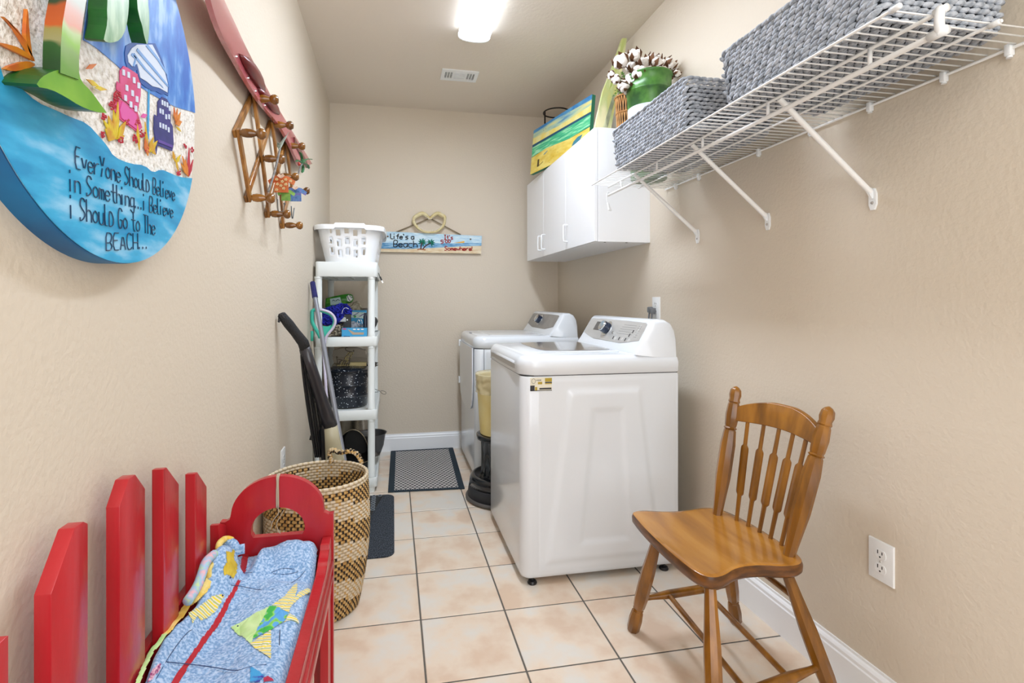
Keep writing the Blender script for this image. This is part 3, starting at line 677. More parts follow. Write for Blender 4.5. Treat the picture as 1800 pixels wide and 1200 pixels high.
pbf, ptf = Vector((1.063, 1.483, zs-.006)), Vector((1.143, 1.492, .862)); pbn, ptn = Vector((1.088, 1.207, zs-.006)), Vector((1.213, 1.198, .852))
for a, b in ((pbf, ptf), (pbn, ptn)):
    bm = nb(); turned(bm, a, b, POST, 8); obj('back_post', bm, OAK, t, True, angle=30)
cr0, cr1 = pbf.lerp(ptf, .80), pbn.lerp(ptn, .80)
def crest(f, h): # f along, bowed towards the wall
    p = cr0.lerp(cr1, f); bow = sin(pi*f)*.026; up = (ptf-pbf).normalized().lerp((ptn-pbn).normalized(), f)
    return p+Vector((bow, 0, 0))+up*h
bm = nb(); NN = 24; ra = []
for i in range(NN+1):
    f = i/NN; th = sin(pi*f); tp = .018+.038*max(0, min(1, th*1.25-.18))**.8; bt = -.028+.010*th
    fo = Vector((-.009, 0, 0)); bk = Vector((.009, 0, 0)); ra.append([bm.verts.new(crest(f, bt)+fo), bm.verts.new(crest(f, tp)+fo), bm.verts.new(crest(f, tp)+bk), bm.verts.new(crest(f, bt)+bk)])
for a, b in zip(ra, ra[1:]):
    for k in range(4): bm.faces.new((a[k], a[(k+1) % 4], b[(k+1) % 4], b[k]))
bm.faces.new(ra[0][::-1]); bm.faces.new(ra[-1]); bevel(bm, .002, 1, [e for e in bm.edges if e.calc_face_angle(0) > 1]); obj('crest_rail', bm, OAK, t, True, angle=40)
for k in range(5):
    f = (k+1)/6; b = Vector((lerp(1.085, 1.108, f)+sin(pi*f)*.012, lerp(1.472, 1.218, f), zs-.006)); tp = crest(f, -.02)
    bm = nb(); d = tp-b; side = Vector((0, 1, 0)); fr = d.cross(side).normalized()
    secs = [(0, .006, .006), (.26, .007, .007), (.285, .0155, .006), (.30, .0165, .006), (.72, .0165, .006), (.74, .0155, .006), (.765, .007, .006), (1, .0065, .006)]
    rg = [[bm.verts.new(b+d*q+side*cos(a)*w_+fr*sin(a)*h_) for a in [2*pi*(j+.5)/8 for j in range(8)]] for q, w_, h_ in secs]
    for r0, r1 in zip(rg, rg[1:]):
        for j in range(8): bm.faces.new((r0[j], r0[(j+1) % 8], r1[(j+1) % 8], r1[j]))
    bm.faces.new(rg[0]); bm.faces.new(rg[-1]); obj('spindle', bm, OAK, t, True, angle=35)
# ---------------------------------------------------------------- back wall sign and shark jaw
yb = YB-.022
t = thing('beach_sign', 'long blue painted wooden beach sign hanging on the back wall', 'sign', (.29, YB, 1.6))
s00, s10, s11, s01 = B(yb, 664, 442.5), B(yb, 845.5, 446), B(yb, 847, 414.5), B(yb, 664, 406)
s00 = s10+(s00-s10)*1.08; s01 = s11+(s01-s11)*1.08
def SQ(a, b, h=0): return s00.lerp(s10, a).lerp(s01.lerp(s11, a), b)+Vector((0, -h, 0))
bm = nb(); prism(bm, [SQ(0, 0), SQ(1, 0), SQ(1, 1), SQ(0, 1)], (0, .02, 0)); obj('board', bm, mat('sign_edge', '#8d7f66', .7), t)
def sp(nm, pts, m, h=.001): bm = nb(); prism(bm, [SQ(a, b, h) for a, b in pts], (0, .0012, 0)); return obj(nm, bm, m, t)
sp('painted_sky', [(0, .4), (1, .58), (1, 1), (0, 1)], mat('s_sky', '#a9cfe6', .6, col2='#d5e9f2', ns=18, stretch=(1, 1, 4)))
sp('painted_sea', [(0, .16), (.3, .17), (.55, .25), (.8, .36), (1, .44), (1, .60), (.5, .5), (0, .42)], mat('s_sea', '#3f86b8', .6, col2='#9fc7e0', ns=18, stretch=(1, 1, 5)), .0014)
sp('painted_sand', [(0, 0), (1, 0), (1, .45), (.8, .37), (.55, .25), (.3, .16), (0, .15)], mat('s_sand', '#d9bf96', .6, col2='#e9dcc0', ns=18, stretch=(1, 1, 4)), .0018)
def PXs(u, v, h=.0026): p = B(yb, u, v); return p+Vector((0, -h, 0))
INKB = mat('sign_black', '#141820', .6); INKR = mat('sign_red', '#a3201f', .6)
k_ = 210/1800
def zz(x, y): return (650+x*k_, 360+y*k_)
for s, a, b, hp, m in (("Life's a", (312, 512), (665, 520), 75, INKB), ('Beach', (360, 632), (715, 640), 95, INKB), ("It's", (1120, 520), (1250, 522), 62, INKR), ('5:00', (1070, 582), (1215, 572), 48, INKR), ('Somewhere!', (1130, 686), (1560, 690), 60, INKR)):
    p0, p1 = PXs(*zz(*a)), PXs(*zz(*b)); bm = nb(); write(bm, s, p0, p1, (0, 0, 1), hp*k_*4.02/870, .0036, .3); obj('lettering', bm, m, t)
PGR = mat('palm_green', '#1f8068', .6); PTR = mat('palm_trunk', '#4b1f14', .6)
for (bx, by), (tx, ty) in (((770, 670), (790, 565)), ((795, 670), (920, 575))):
    bm = nb(); tube(bm, smooth_pts([PXs(*zz(bx, by)), PXs(*zz(lerp(bx, tx, .4)-5, lerp(by, ty, .6))), PXs(*zz(tx, ty))], 2), .0045, 6); tr = obj('palm_trunk', bm, PTR, t)
    bm = nb()
    for ang in (165, 130, 75, 40, 5, -30, -70, 205):
        p = Vector(PXs(*zz(tx, ty))); a = radians(ang); d = Vector((cos(a), 0, sin(a))); L = .034
        tube(bm, [p, p+d*L*.5+Vector((0, 0, .003)), p+d*L], [.002, .0055, .001], 4)
    obj('palm_fronds', bm, PGR, tr)
bm = nb(); tube(bm, smooth_pts([PXs(*zz(*q)) for q in ((715, 675), (750, 665), (800, 672), (840, 678))], 1), .004, 5); obj('palm_island', bm, mat('s_or', '#b9652a', .6), t)
sp('painted_sun', [(.742, .55), (.80, .62), (.842, .68), (.842, .58)], mat('s_sun', '#efb63a', .6), .0024)
for u, v in ((271, 475), (1518, 518)):
    bm = nb(); lathe(bm, [(.007, 0), (.006, .003)], 12, PXs(*zz(u, v), 0), (0, -1, 0)); obj('cord_hole', bm, mat('cord_brown', '#6b5b46', .9), t)
bm = nb(); ROPE = mat('rope', '#8f8168', .9); zt = PXs(*zz(905, 200), -.005)
for e in ((395, 408), (1375, 448)): tube(bm, [PXs(*zz(*e), -.008), zt], .0045, 8)
obj('hanging_cord', bm, ROPE, t, True)
bm = nb(); lathe(bm, [(.012, -.008), (.012, .016)], 12, zt, (0, -1, 0)); obj('cord_knot', bm, mat('knot', '#9a6a2e', .8), t, True)
BONE = mat('jaw_bone', '#cdbb83', .6, col2='#e3d8ae', ns=20)
t = thing('shark_jaw', 'small cream shark jaw hanging on the cord above the beach sign', 'shark jaw', tuple(B(YB-.03, 757, 395)))
def J(x, y, h=.02): return PXs(*zz(x, y), h)
up = [(905, 215), (855, 165), (790, 128), (720, 165), (665, 200), (655, 250)]; up2 = [(905, 215), (955, 165), (1025, 128), (1080, 165), (1130, 185), (1125, 250)]
lo_ = [(655, 245), (680, 310), (740, 370), (820, 415), (905, 420), (1000, 412), (1080, 350), (1115, 300), (1125, 250)]
bm = nb()
for l in (up, up2): tube(bm, smooth_pts([J(*q) for q in l], 2), [.006+.010*sin(pi*i/len(smooth_pts([J(*q) for q in l], 2)))for i in range(len(smooth_pts([J(*q) for q in l], 2)))], 8)
obj('upper_jaw', bm, BONE, t, True)
ll = smooth_pts([J(*q) for q in lo_], 2); bm = nb(); tube(bm, ll, [.008+.004*abs(cos(pi*i/len(ll))) for i in range(len(ll))], 8); obj('lower_jaw', bm, BONE, t, True)
bm = nb()
for i in range(len(ll)//4, len(ll)*3//4): lathe(bm, [(.0028, 0), (.0004, .016)], 5, ll[i]+Vector((0, -.008, .006)), (0, -.2, 1))
for l in (up, up2):
    q = smooth_pts([J(*q) for q in l], 2)
    for i in range(2, len(q)//2+3): lathe(bm, [(.0025, 0), (.0004, .012)], 5, q[i]+Vector((0, -.006, -.006)), (0, -.3, -1))
obj('teeth', bm, mat('teeth', '#f2ecd8', .4), t)
# ---------------------------------------------------------------- round beach sign on the left wall
XF = -.435; CY, CZ, RR = .885, 1.5257, .3155
t = thing('round_beach_sign', 'large round wooden beach sign with raised palm tree on the left wall', 'sign', (XL, CY, CZ))
bm = nb(); lathe(bm, [(RR, 0), (RR, XF-XL-.003), (RR-.002, XF-XL)], 160, (XL, CY, CZ), (1, 0, 0))
obj('disc', bm, mat('sign_disc_edge', '#0c6a9c', .45, col2='#0a4f80', ns=8), t, True, angle=40)
def cap_arc(a0, a1, n=90, R=RR-.0015): return [Vector((0, CY+cos(lerp(a0, a1, k/n))*R, CZ+sin(lerp(a0, a1, k/n))*R)) for k in range(n+1)]
def yz(lst, X=XF): return [W(X, u, v) for u, v in lst]
def plate(nm, pts, m, h, par=None, th=.0012):
    bm = nb(); prism(bm, [(XF+h, p.y, p.z) for p in pts], (-th, 0, 0)); return obj(nm, bm, m, par or t)
sea_b = yz([(0, 136), (26, 150), (60, 180), (90, 192), (120, 206), (148, 216), (170, 240), (184, 256), (196, 276), (226, 288), (250, 290), (266, 304), (280, 297), (296, 304), (312, 311), (335, 313)])
sea_b = smooth_pts(sea_b, 1)
def ang(p): return atan2(p.z-CZ, p.y-CY)
e = sea_b[-1]; a0 = ang(e)
sea_b[0:0] = [Vector((XF, CY-RR*.93, sea_b[0].z+.06)), Vector((XF, CY-RR*.8, sea_b[0].z+.03))]
a1 = ang(sea_b[0])
if a1 > 0: a1 -= 2*pi
sea_b = sea_b[1:-1]
SAND = mat('sign_sand', '#b5aca0', .95, col2='#f4f2ee', col3='#e6e2da', ns=110, detail=6, bump=.45, bs=160, lo=.28, hi=.6)
SEA = mat('sign_sea', '#1690c6', .4, col2='#93cdee', col3='#35abdb', ns=12, detail=10, stretch=(1, .6, 2.0), lo=.40, hi=.66)
SKY = mat('sign_sky', '#2a66c2', .45, col2='#9cc0ee', col3='#4b88d6', ns=12, detail=8, stretch=(1, 2.5, 1), lo=.38, hi=.66)
plate('painted_sand', cap_arc(0, 2*pi-.04, 120, RR-.004), SAND, .0022, th=.002)
plate('painted_sea', sea_b+cap_arc(a0, a1, 90), SEA, .0036)
sky_b = yz([(338, 197), (320, 192), (300, 186), (240, 152), (208, 120), (180, 96), (160, 80), (142, 70)])
sky_b = smooth_pts(sky_b, 1)+[W(XF, 150, 0), W(XF, 155, -60)]
s_a, s_e = ang(sky_b[0]), ang(W(XF, 157, -110))
plate('painted_sky', sky_b[1:]+cap_arc(s_e, s_a, 50), SKY, .0036)
INKS = mat('sign_ink', '#12395a', .5)
bm = nb(); h = .0045
for s, a, b, hp in (('EverYone ShoulD Believe', (126, 295), (303, 353), .030), ('in Something...i Believe', (117, 336), (300, 383), .029), ('i ShoulD Go to The', (118, 384), (268, 413), .032), ('BEACH...', (181, 440), (256, 437), .027)):
    p0, p1 = W(XF, *a), W(XF, *b); p0.x = p1.x = XF+.0045; bm = nb(); write(bm, s, p0, p1, (0, -.03, 1), hp, .00085, .30); obj('lettering', bm, INKS, t)
def PY_(nm, pts, m, h=.0048, th=.0012, it=0, cl=True):
    q = yz(pts); q = smooth_pts(q, it, cl) if it else q; return plate(nm, q, m, h, th=th)
k4 = 200/960
def z4(*pts): return [(145+x*k4, 80+y*k4) for x, y in pts]
BLU = mat('paint_blue', '#1c4f9e', .5); PALE = mat('paint_pale', '#d3def0', .5); MIDB = mat('paint_midblue', '#7ba7e0', .5); PNK = mat('paint_pink', '#c9356b', .5, col2='#d4508c', ns=30); PNK2 = mat('paint_lightpink', '#d957a4', .5); NVY = mat('paint_navy', '#262a6e', .5, col2='#3a3384', ns=30); YEL = mat('paint_yellow', '#d8c21c', .5, col2='#c98e1e', ns=60); ORG_ = mat('paint_orange', '#c8642a', .5, col2='#d98c1e', ns=40); REDP = mat('paint_red', '#b3263a', .5)
PY_('painted_umbrella', z4((340, 0), (330, 60), (335, 130), (350, 180), (400, 215), (435, 205), (440, 250), (460, 310), (510, 350), (560, 380), (600, 385), (640, 410), (670, 405), (700, 425), (708, 350), (690, 250), (650, 120), (590, -20), (400, -30)), BLU, it=0)
PY_('painted_umbrella', z4((385, 20), (350, 80), (360, 140), (390, 175), (430, 150), (445, 200), (460, 270), (510, 300), (560, 340), (620, 355), (690, 395), (692, 320), (670, 230), (620, 100), (560, -10), (430, -10)), PALE, .0058)
for q in (((385, 60), (420, 100), (405, 175), (390, 170), (410, 110), (375, 80)), ((430, 20), (560, 170), (690, 330), (692, 350), (560, 200), (420, 40)), ((500, 0), (600, 120), (685, 250), (680, 225), (620, 120), (520, -10)), ((400, 60), (500, 190), (640, 340), (650, 355), (490, 200), (395, 85))):
    PY_('painted_stripe', z4(*q), MIDB, .0068)
PY_('painted_pole', z4((535, 370), (545, 370), (538, 790), (526, 790)), mat('paint_cyan', '#3f9fd8', .5), .0045)
PY_('painted_chair', z4((290, 210), (320, 170), (355, 185), (440, 240), (468, 320), (465, 420), (440, 560), (400, 520), (310, 450), (295, 400), (260, 370), (265, 300), (290, 320)), PNK)
PY_('painted_chair', z4((310, 460), (440, 560), (480, 690), (440, 730), (290, 620), (240, 540), (240, 440)), PNK, .0045)
PY_('painted_seat', z4((305, 470), (425, 580), (435, 710), (300, 610), (285, 540)), PNK2, .0056)
for x, y in ((315, 225), (358, 245), (405, 290), (343, 355), (392, 400), (445, 335), (430, 450), (332, 440), (378, 495), (420, 530)):
    PY_('painted_gap', z4((x-10, y-28), (x+9, y-22), (x+11, y+28), (x-8, y+22)), PALE, .006)
PY_('painted_chair', z4((615, 470), (650, 432), (690, 450), (722, 510), (722, 650), (740, 680), (748, 830), (735, 890), (610, 840), (600, 915), (598, 840), (580, 700), (585, 580), (612, 600)), NVY)
for x, y in ((648, 480), (668, 490), (690, 500), (710, 530), (630, 550), (652, 560), (680, 600), (705, 600), (630, 670), (655, 680), (678, 690), (702, 710)):
    PY_('painted_gap', z4((x-6, y-24), (x+5, y-20), (x+6, y+22), (x-5, y+18)), PALE, .006)
PY_('painted_stripe', z4((612, 790), (735, 840), (735, 862), (612, 815)), mat('paint_violet', '#5a3f9a', .5), .006)
LF = [0]
def leaf(nm, a, b, w_, m, hh=.005):
    LF[0] += 1; hh += LF[0]*.00012
    pa_, pb_ = yz(z4(a, b)); d = pb_-pa_; s = Vector((0, -d.z, d.y)).normalized()*w_; mid = pa_+d*.45
    plate(nm, [pa_, mid+s, pb_, mid-s], m, hh, th=.0016)
for a, b, w_, m in (((250, 790), (145, 620), .006, YEL), ((250, 790), (190, 590), .010, YEL), ((255, 790), (235, 540), .006, YEL), ((260, 790), (270, 440), .005, YEL), ((265, 790), (340, 630), .006, YEL), ((265, 770), (325, 760), .005, YEL), ((240, 790), (160, 700), .012, YEL), ((525, 900), (500, 640), .004, YEL), ((525, 930), (500, 780), .008, ORG_), ((540, 900), (605, 800), .005, YEL), ((530, 900), (570, 770), .005, YEL), ((450, 880), (430, 660), .005, YEL), ((590, 920), (540, 850), .005, YEL),
                    ((755, 980), (735, 890), .006, YEL), ((765, 990), (800, 920), .004, YEL), ((780, 1060), (760, 960), .004, YEL), ((865, 1105), (815, 930), .007, ORG_), ((865, 1105), (840, 960), .006, ORG_), ((865, 1105), (872, 860), .006, REDP), ((868, 1105), (905, 960), .005, REDP), ((862, 1105), (800, 990), .005, ORG_), ((755, 640), (740, 520), .005, ORG_), ((760, 640), (768, 530), .004, ORG_), ((765, 650), (795, 560), .004, ORG_), ((750, 660), (805, 640), .007, ORG_), ((755, 680), (800, 725), .003, YEL),
                    ((-20, 195), (70, 150), .003, ORG_), ((-20, 280), (100, 350), .004, YEL), ((50, 350), (160, 370), .003, YEL), ((450, 600), (505, 580), .004, PNK2)):
    leaf('painted_leaf', a, b, w_, m)
rnd = random.Random(3); bm = nb()
for cx_, cy_, n_, r_ in ((265, 430, 30, 45), (225, 500, 22, 40), (150, 600, 16, 30), (350, 640, 14, 30), (430, 650, 16, 30), (425, 780, 20, 40), (475, 740, 16, 40), (295, 795, 16, 30), (840, 850, 12, 22), (905, 880, 12, 22), (790, 1070, 14, 26), (520, 880, 10, 22), (138, 750, 12, 22)):
    for _ in range(n_):
        a = rnd.uniform(0, 2*pi); r = sqrt(rnd.random())*r_; p = yz(z4((cx_+cos(a)*r*.7, cy_+sin(a)*r)))[0]
        lathe(bm, [(.0019, .0045), (.0012, .0062), (.0003, .0066)], 6, (XF, p.y, p.z), (1, 0, 0))
obj('painted_berries', bm, REDP, t, stuff=True)
# raised palm tree cut from thick board
XP = -.397
def relief(nm, pts, m, X=XP, th=None, it=1, lab=None, bv=0):
    q = [W(X, u, v) for u, v in pts]; q = smooth_pts(q, it, True) if it else q
    bm = nb(); prism(bm, q, ((XF+.002-X) if th is None else -th, 0, 0)); return obj(nm, bm, m, t, label=lab)
_tz = [W(XP, 130, v).z-CZ+.02 for v in (135, 0)]
TRK = zramp('palm_trunk_paint', [(0, '#6a9a3a'), (.25, '#86a860'), (.42, '#8fc04e'), (.58, '#b9cf96'), (.68, '#d99a86'), (.84, '#cfa89c'), (.95, '#b9c0b6')], _tz[0], _tz[1])
TRKS = zramp('palm_trunk_side', [(0, '#123f12'), (.22, '#1d4f16'), (.28, '#8f8a5c'), (.48, '#8d8446'), (.55, '#b4500e'), (.82, '#a8480c'), (.88, '#1f3a14'), (1, '#20222e')], _tz[0], _tz[1])
def two(nm, pts, mf, ms, X=XP, it=1, th=None):
    q = [W(X, u, v) for u, v in pts]; q = smooth_pts(q, it, True) if it else q; bm = nb(); fs = prism(bm, q, (-th if th else XF+.002-X, 0, 0))
    for f in fs[1:]: f.material_index = 1
    return obj(nm, bm, [mf, ms], t)
two('palm_foot', [(62, 152), (72, 136), (90, 126), (106, 122), (138, 122), (142, 142), (160, 160), (176, 182), (187, 197), (188, 199), (165, 196), (140, 186), (115, 170), (90, 157)], mat('foot_green', '#5d9a22', .3, col2='#86b83c', ns=12), mat('foot_side', '#1d5a22', .35), it=1)
two('palm_trunk', [(122, -60), (117, 0), (110, 40), (107, 80), (106, 128), (139, 140), (139, 100), (143, 60), (147, 30), (152, 0), (160, -60)], TRK, TRKS, X=XP+.002, it=0, th=.019)
FRF = mat('frond_face', '#6f9a6c', .35, col2='#a9c4a0', ns=22, stretch=(1, 3, 1)); FRS = mat('frond_side', '#0b4a1c', .4, col2='#1d6a20', ns=20)
two('palm_frond', [(192, -40), (188, 10), (189, 40), (184, 62), (182, 72), (196, 76), (212, 70), (221, 52), (225, 30), (227, 5), (226, -40)], FRF, FRS, th=.024)
two('palm_frond', [(240, -40), (241, 10), (245, 30), (250, 45), (253, 62), (259, 82), (262, 60), (263, 30), (260, 0), (262, -40)], FRF, FRS, th=.022)
q = [((60, 118), (52, 60), (49, 8), (46, 40), (45, 70)), ((66, 115), (40, 60), (3, 26), (20, 40), (48, 85)), ((62, 108), (40, 85), (0, 74), (0, 78), (35, 95)), ((66, 114), (48, 106), (5, 120), (22, 126), (45, 122))]
for a in q: relief('raised_leaf', list(a), ORG_, X=XF+.008, th=.004, it=1)

# ---------------------------------------------------------------- accordion peg rack
PINE = mat('pine_stain', '#6f430f', .3, col2='#b07a34', col3='#8f5c1c', ns=26, stretch=(1, 1, .25), coat=.3)
KNOB = mat('turned_pine', '#5f380a', .2, col2='#94601c', ns=18, coat=.5)
t = thing('peg_rack', 'folding wooden accordion peg rack on the left wall with ten pegs', 'coat rack', (XL, 1.95, 1.65))
top = [(1.752, 1.822), (2.005, 1.824), (2.262, 1.823)]; midp = [(1.585, 1.652), (1.855, 1.652), (2.115, 1.654), (2.38, 1.655)]; bot = [(1.70, 1.482), (1.952, 1.474), (2.205, 1.47)]
prs = []
for i in range(3): prs += [(midp[i], top[i], 0), (midp[i], bot[i], 1), (top[i], midp[i+1], 1), (bot[i], midp[i+1], 0)]
for a, b, l in prs:
    x = XL+.006+(.010 if l else 0); bm = nb(); pa_, pb_ = Vector((x, *a)), Vector((x, *b)); d = (pb_-pa_).normalized()*.012
    bar(bm, pa_-d, pb_+d, .024, .009, (1, 0, 0)); bevel(bm, .0015, 1); obj('slat', bm, PINE, t)
for y, z in top+midp+bot:
    bm = nb(); lathe(bm, [(.008, 0), (.008, .012), (.0115, .014), (.0135, .026), (.0125, .038), (.008, .050), (.0075, .053), (.012, .056), (.0165, .064), (.0165, .071), (.011, .079), (.001, .081)], 20, (XL+.012, y, z), (1, 0, 0)); obj('peg', bm, KNOB, t, True, angle=50)
# ---------------------------------------------------------------- water ski resting on the rack
t = thing('water_ski', 'red wooden water ski resting along the top pegs of the rack', 'water ski', (XL+.03, 1.8, 1.84))
SKI = mat('ski_red', '#9c3038', .25, col2='#b9525a', col3='#c0616a', ns=16, stretch=(1, .3, 1), coat=.5)
lo_px = [(352, -120, -.355), (357, -70, -.365), (363, -30, -.375), (370, 0, -.385), (380, 36, -.398), (394, 70, -.41), (409, 97, -.42), (440, 153, -.428), (462, 186, -.43), (485, 212, -.43), (503, 238, -.43), (526, 291, -.43)]
up_px = [(362, -120, -.40), (373, -70, -.41), (384, -30, -.42), (394, 0, -.43), (411, 36, -.44), (430, 78, -.447), (450, 117, -.452), (478, 172, -.455), (495, 200, -.456), (515, 232, -.456), (530, 257, -.456), (549, 288, -.456)]
lo_w = smooth_pts([W(x, u, v) for u, v, x in lo_px], 2); up_w = smooth_pts([W(x, u, v) for u, v, x in up_px], 2)
bm = nb(); rows = []
for a, b in zip(lo_w, up_w):
    off = Vector((-.012, 0, 0)); off2 = Vector((-.010, 0, 0)); m1 = a.lerp(b, .5)+Vector((.004, 0, 0)); rows.append([bm.verts.new(p) for p in (a, m1, b, b+off2, m1+off, a+off)])
for r0, r1 in zip(rows, rows[1:]):
    for k in range(6): bm.faces.new((r0[k], r0[(k+1) % 6], r1[(k+1) % 6], r1[k]))
bm.faces.new(rows[0][::-1]); bm.faces.new(rows[-1]); obj('ski_board', bm, SKI, t, True, angle=40)
def skipt(i, f, h): a = lo_w[i]; b = up_w[i]; return a.lerp(b, f)+Vector((h, 0, -h*.3))
RUB = mat('red_rubber', '#6a1015', .35, coat=.25); n = len(lo_w)
def near_i(u): 
    k_u = []; 
    for i, p in enumerate(lo_w):
        d = p.x*_s+p.y*_c; k_u.append(abs(CX+F*(p.x*_c-p.y*_s)/d-u))
    return k_u.index(min(k_u))
for u0, u1, nm, lab in ((402, 436, 'front_binding', 'dark red rubber foot binding'), (438, 468, 'rear_binding', 'dark red rubber heel binding')):
    i0_, i1_ = near_i(u0), near_i(u1); bm = nb(); rg = []
    for i in range(i0_, i1_+1):
        f = (i-i0_)/max(1, i1_-i0_); hh = .010+.014*sin(pi*min(1, f*.9+.1)); wv = .2+.1*sin(pi*f); rg.append([bm.verts.new(skipt(i, .5-wv, .004)), bm.verts.new(skipt(i, .5-wv*.6, hh)), bm.verts.new(skipt(i, .5+wv*.6, hh)), bm.verts.new(skipt(i, .5+wv, .004))])
    for r0, r1 in zip(rg, rg[1:]):
        for k in range(4): bm.faces.new((r0[k], r0[(k+1) % 4], r1[(k+1) % 4], r1[k]))
    bm.faces.new(rg[0]); bm.faces.new(rg[-1]); obj(nm, bm, RUB, t, True, label=lab)
    for i in (i0_+1, i1_-1):
        bm = nb(); lathe(bm, [(.004, 0), (.003, .004)], 8, skipt(i, .12, .001), (1, 0, 0)); obj('binding_screw', bm, CHROME, t)
bm = nb(); i = near_i(500); bar(bm, skipt(i, .42, .006), skipt(n-1, .42, .006), .03, .007, (1, 0, 0)); obj('keel_strip', bm, mat('ski_dark', '#5c0d12', .3, coat=.3), t)

# ---------------------------------------------------------------- shirt ornaments hanging on the pegs
def shirt(lab, m, yc, zc, x, s, grp_lab=None):
    t = thing('shirt_ornament', lab, 'ornament', (x, yc, zc))
    def P_(a, b, h=0): return Vector((x+a*s*.98, yc-h-a*s*.1, zc+b*s))
    bm = nb(); body = [(-.5, -.55), (.5, -.55), (.48, .2), (.85, .0), (.98, .3), (.5, .62), (.15, .66), (0, .5), (-.15, .66), (-.5, .62), (-.98, .3), (-.85, .0), (-.48, .2)]
    prism(bm, [P_(a, b, .010*(1-abs(a))) for a, b in body], (0, .006, 0)); obj('shirt', bm, m, t)
    bm = nb()
    for sg in (-1, 1): prism(bm, [P_(sg*.02, .42, .014), P_(sg*.28, .6, .014), P_(sg*.14, .78, .012), P_(0, .66, .012)], (0, .003, 0))
    obj('collar', bm, mat('paper_cream', '#e9cdb9', .7), t); return t, P_
GRY = mat('wire_grey', '#5d6468', .35, .8)
SH1 = mat('orange_print', '#c9602c', .7, col2='#d07a48', ns=30); SH2 = mat('blue_print', '#4c6cae', .7, col2='#7d6ab8', col3='#5f8cc4', ns=90); SH3 = mat('green_print', '#67a04c', .7, col2='#8fc05e', ns=60)
p = B(1.90, 495, 325); t1, P_ = shirt('little orange paper shirt with cream flowers hanging on the peg rack', SH1, p.y, p.z, p.x, .050)
bm = nb()
for a, b in ((-.3, .35), (-.25, 0), (.1, .2), (-.3, -.4), (.2, -.3), (.35, .35), (0, -.1), (.7, .25), (.35, 0)):
    for k in range(5): an = 2*pi*k/5; prism(bm, [P_(a+cos(an+j)*.07+cos(an)*.07, b+sin(an+j)*.05+sin(an)*.06, .014) for j in (0, 2, 4)], (0, .004, 0))
obj('flower_print', bm, mat('paper_yellow', '#ecd9a6', .7), t1)
p = B(2.06, 520, 343); t2, _p = shirt('little blue patterned paper shirt hanging behind the orange one', SH2, p.y, p.z, p.x, .044)
p = B(1.97, 503, 344); t3, _p = shirt('little green paper shirt mostly hidden behind the orange one', SH3, p.y, p.z, p.x, .034)
def wpts(X, lst): return [W(X, *q) for q in lst]
t = thing('palm_ornament', 'grey metal palm trunk ornament hanging slantwise before the peg rack', 'ornament', tuple(W(-.38, 485, 290)))
bm = nb(); tube(bm, smooth_pts(wpts(-.372, [(472, 336), (478, 318), (486, 290), (492, 262)]), 1), .0035, 7); obj('trunk', bm, mat('bark_grey', '#5f5a56', .7, col2='#8d8a86', ns=60), t, True)
LEAFG = mat('leaf_greygreen', '#7d8578', .6); LEAFD = mat('leaf_green', '#2f6b3f', .5)
for i, (a, lst) in enumerate(((LEAFG, [(490, 262), (497, 248), (508, 232)]), (LEAFG, [(492, 258), (498, 246), (504, 242)]), (LEAFG, [(490, 260), (490, 252), (487, 250)]))):
    bm = nb(); tube(bm, smooth_pts(wpts(-.372, lst), 1), [.002, .006, .005, .004, .001][:len(smooth_pts(wpts(-.372, lst), 1))]+[.001]*max(0, len(smooth_pts(wpts(-.372, lst), 1))-5), 5, flat=.4); obj('frond', bm, a, t)
t = thing('palm_ornament', 'green metal palm ornament with red crab at the right end of the rack', 'ornament', tuple(W(-.41, 528, 290)))
bm = nb(); tube(bm, smooth_pts(wpts(-.41, [(524, 306), (527, 296), (531, 288)]), 1), .003, 7); obj('trunk', bm, mat('bark_grey', '#5f5a56', .7), t, True)
for lst in ([(531, 287), (538, 279), (550, 280)], [(531, 287), (531, 276), (527, 267)], [(531, 287), (540, 288), (543, 297)], [(531, 287), (524, 281), (520, 284)], [(531, 288), (533, 296), (531, 304)]):
    pts = smooth_pts(wpts(-.41, lst), 1); bm = nb(); tube(bm, pts, [.002]+[.007]*(len(pts)-2)+[.001], 5, flat=.35); obj('frond', bm, LEAFD, t)
bm = nb(); lathe(bm, [(.008, -.004), (.009, 0), (.002, .006)], 10, W(-.40, 526, 288), (1, 0, 0)); obj('red_crab', bm, mat('crab_red', '#a8301c', .5), t, True)
t = thing('wire_hanger', 'thin wire with beaded ends looped over the lower pegs', 'hanger', tuple(W(-.39, 500, 370)))
bm = nb(); tube(bm, smooth_pts(wpts(-.388, [(488, 350), (488, 370), (493, 374), (499, 368), (500, 358)]), 2), .0012, 6); obj('wire', bm, GRY, t, True)
bm = nb(); lathe(bm, [(.001, -.004), (.004, 0), (.001, .004)], 8, W(-.388, 500, 358)); obj('bead', bm, GRY, t, True)
bm = nb(); tube(bm, smooth_pts(wpts(-.40, [(512, 362), (513, 383), (515, 384), (517, 366)]), 1), .002, 6); obj('hook', bm, GRY, t, True)
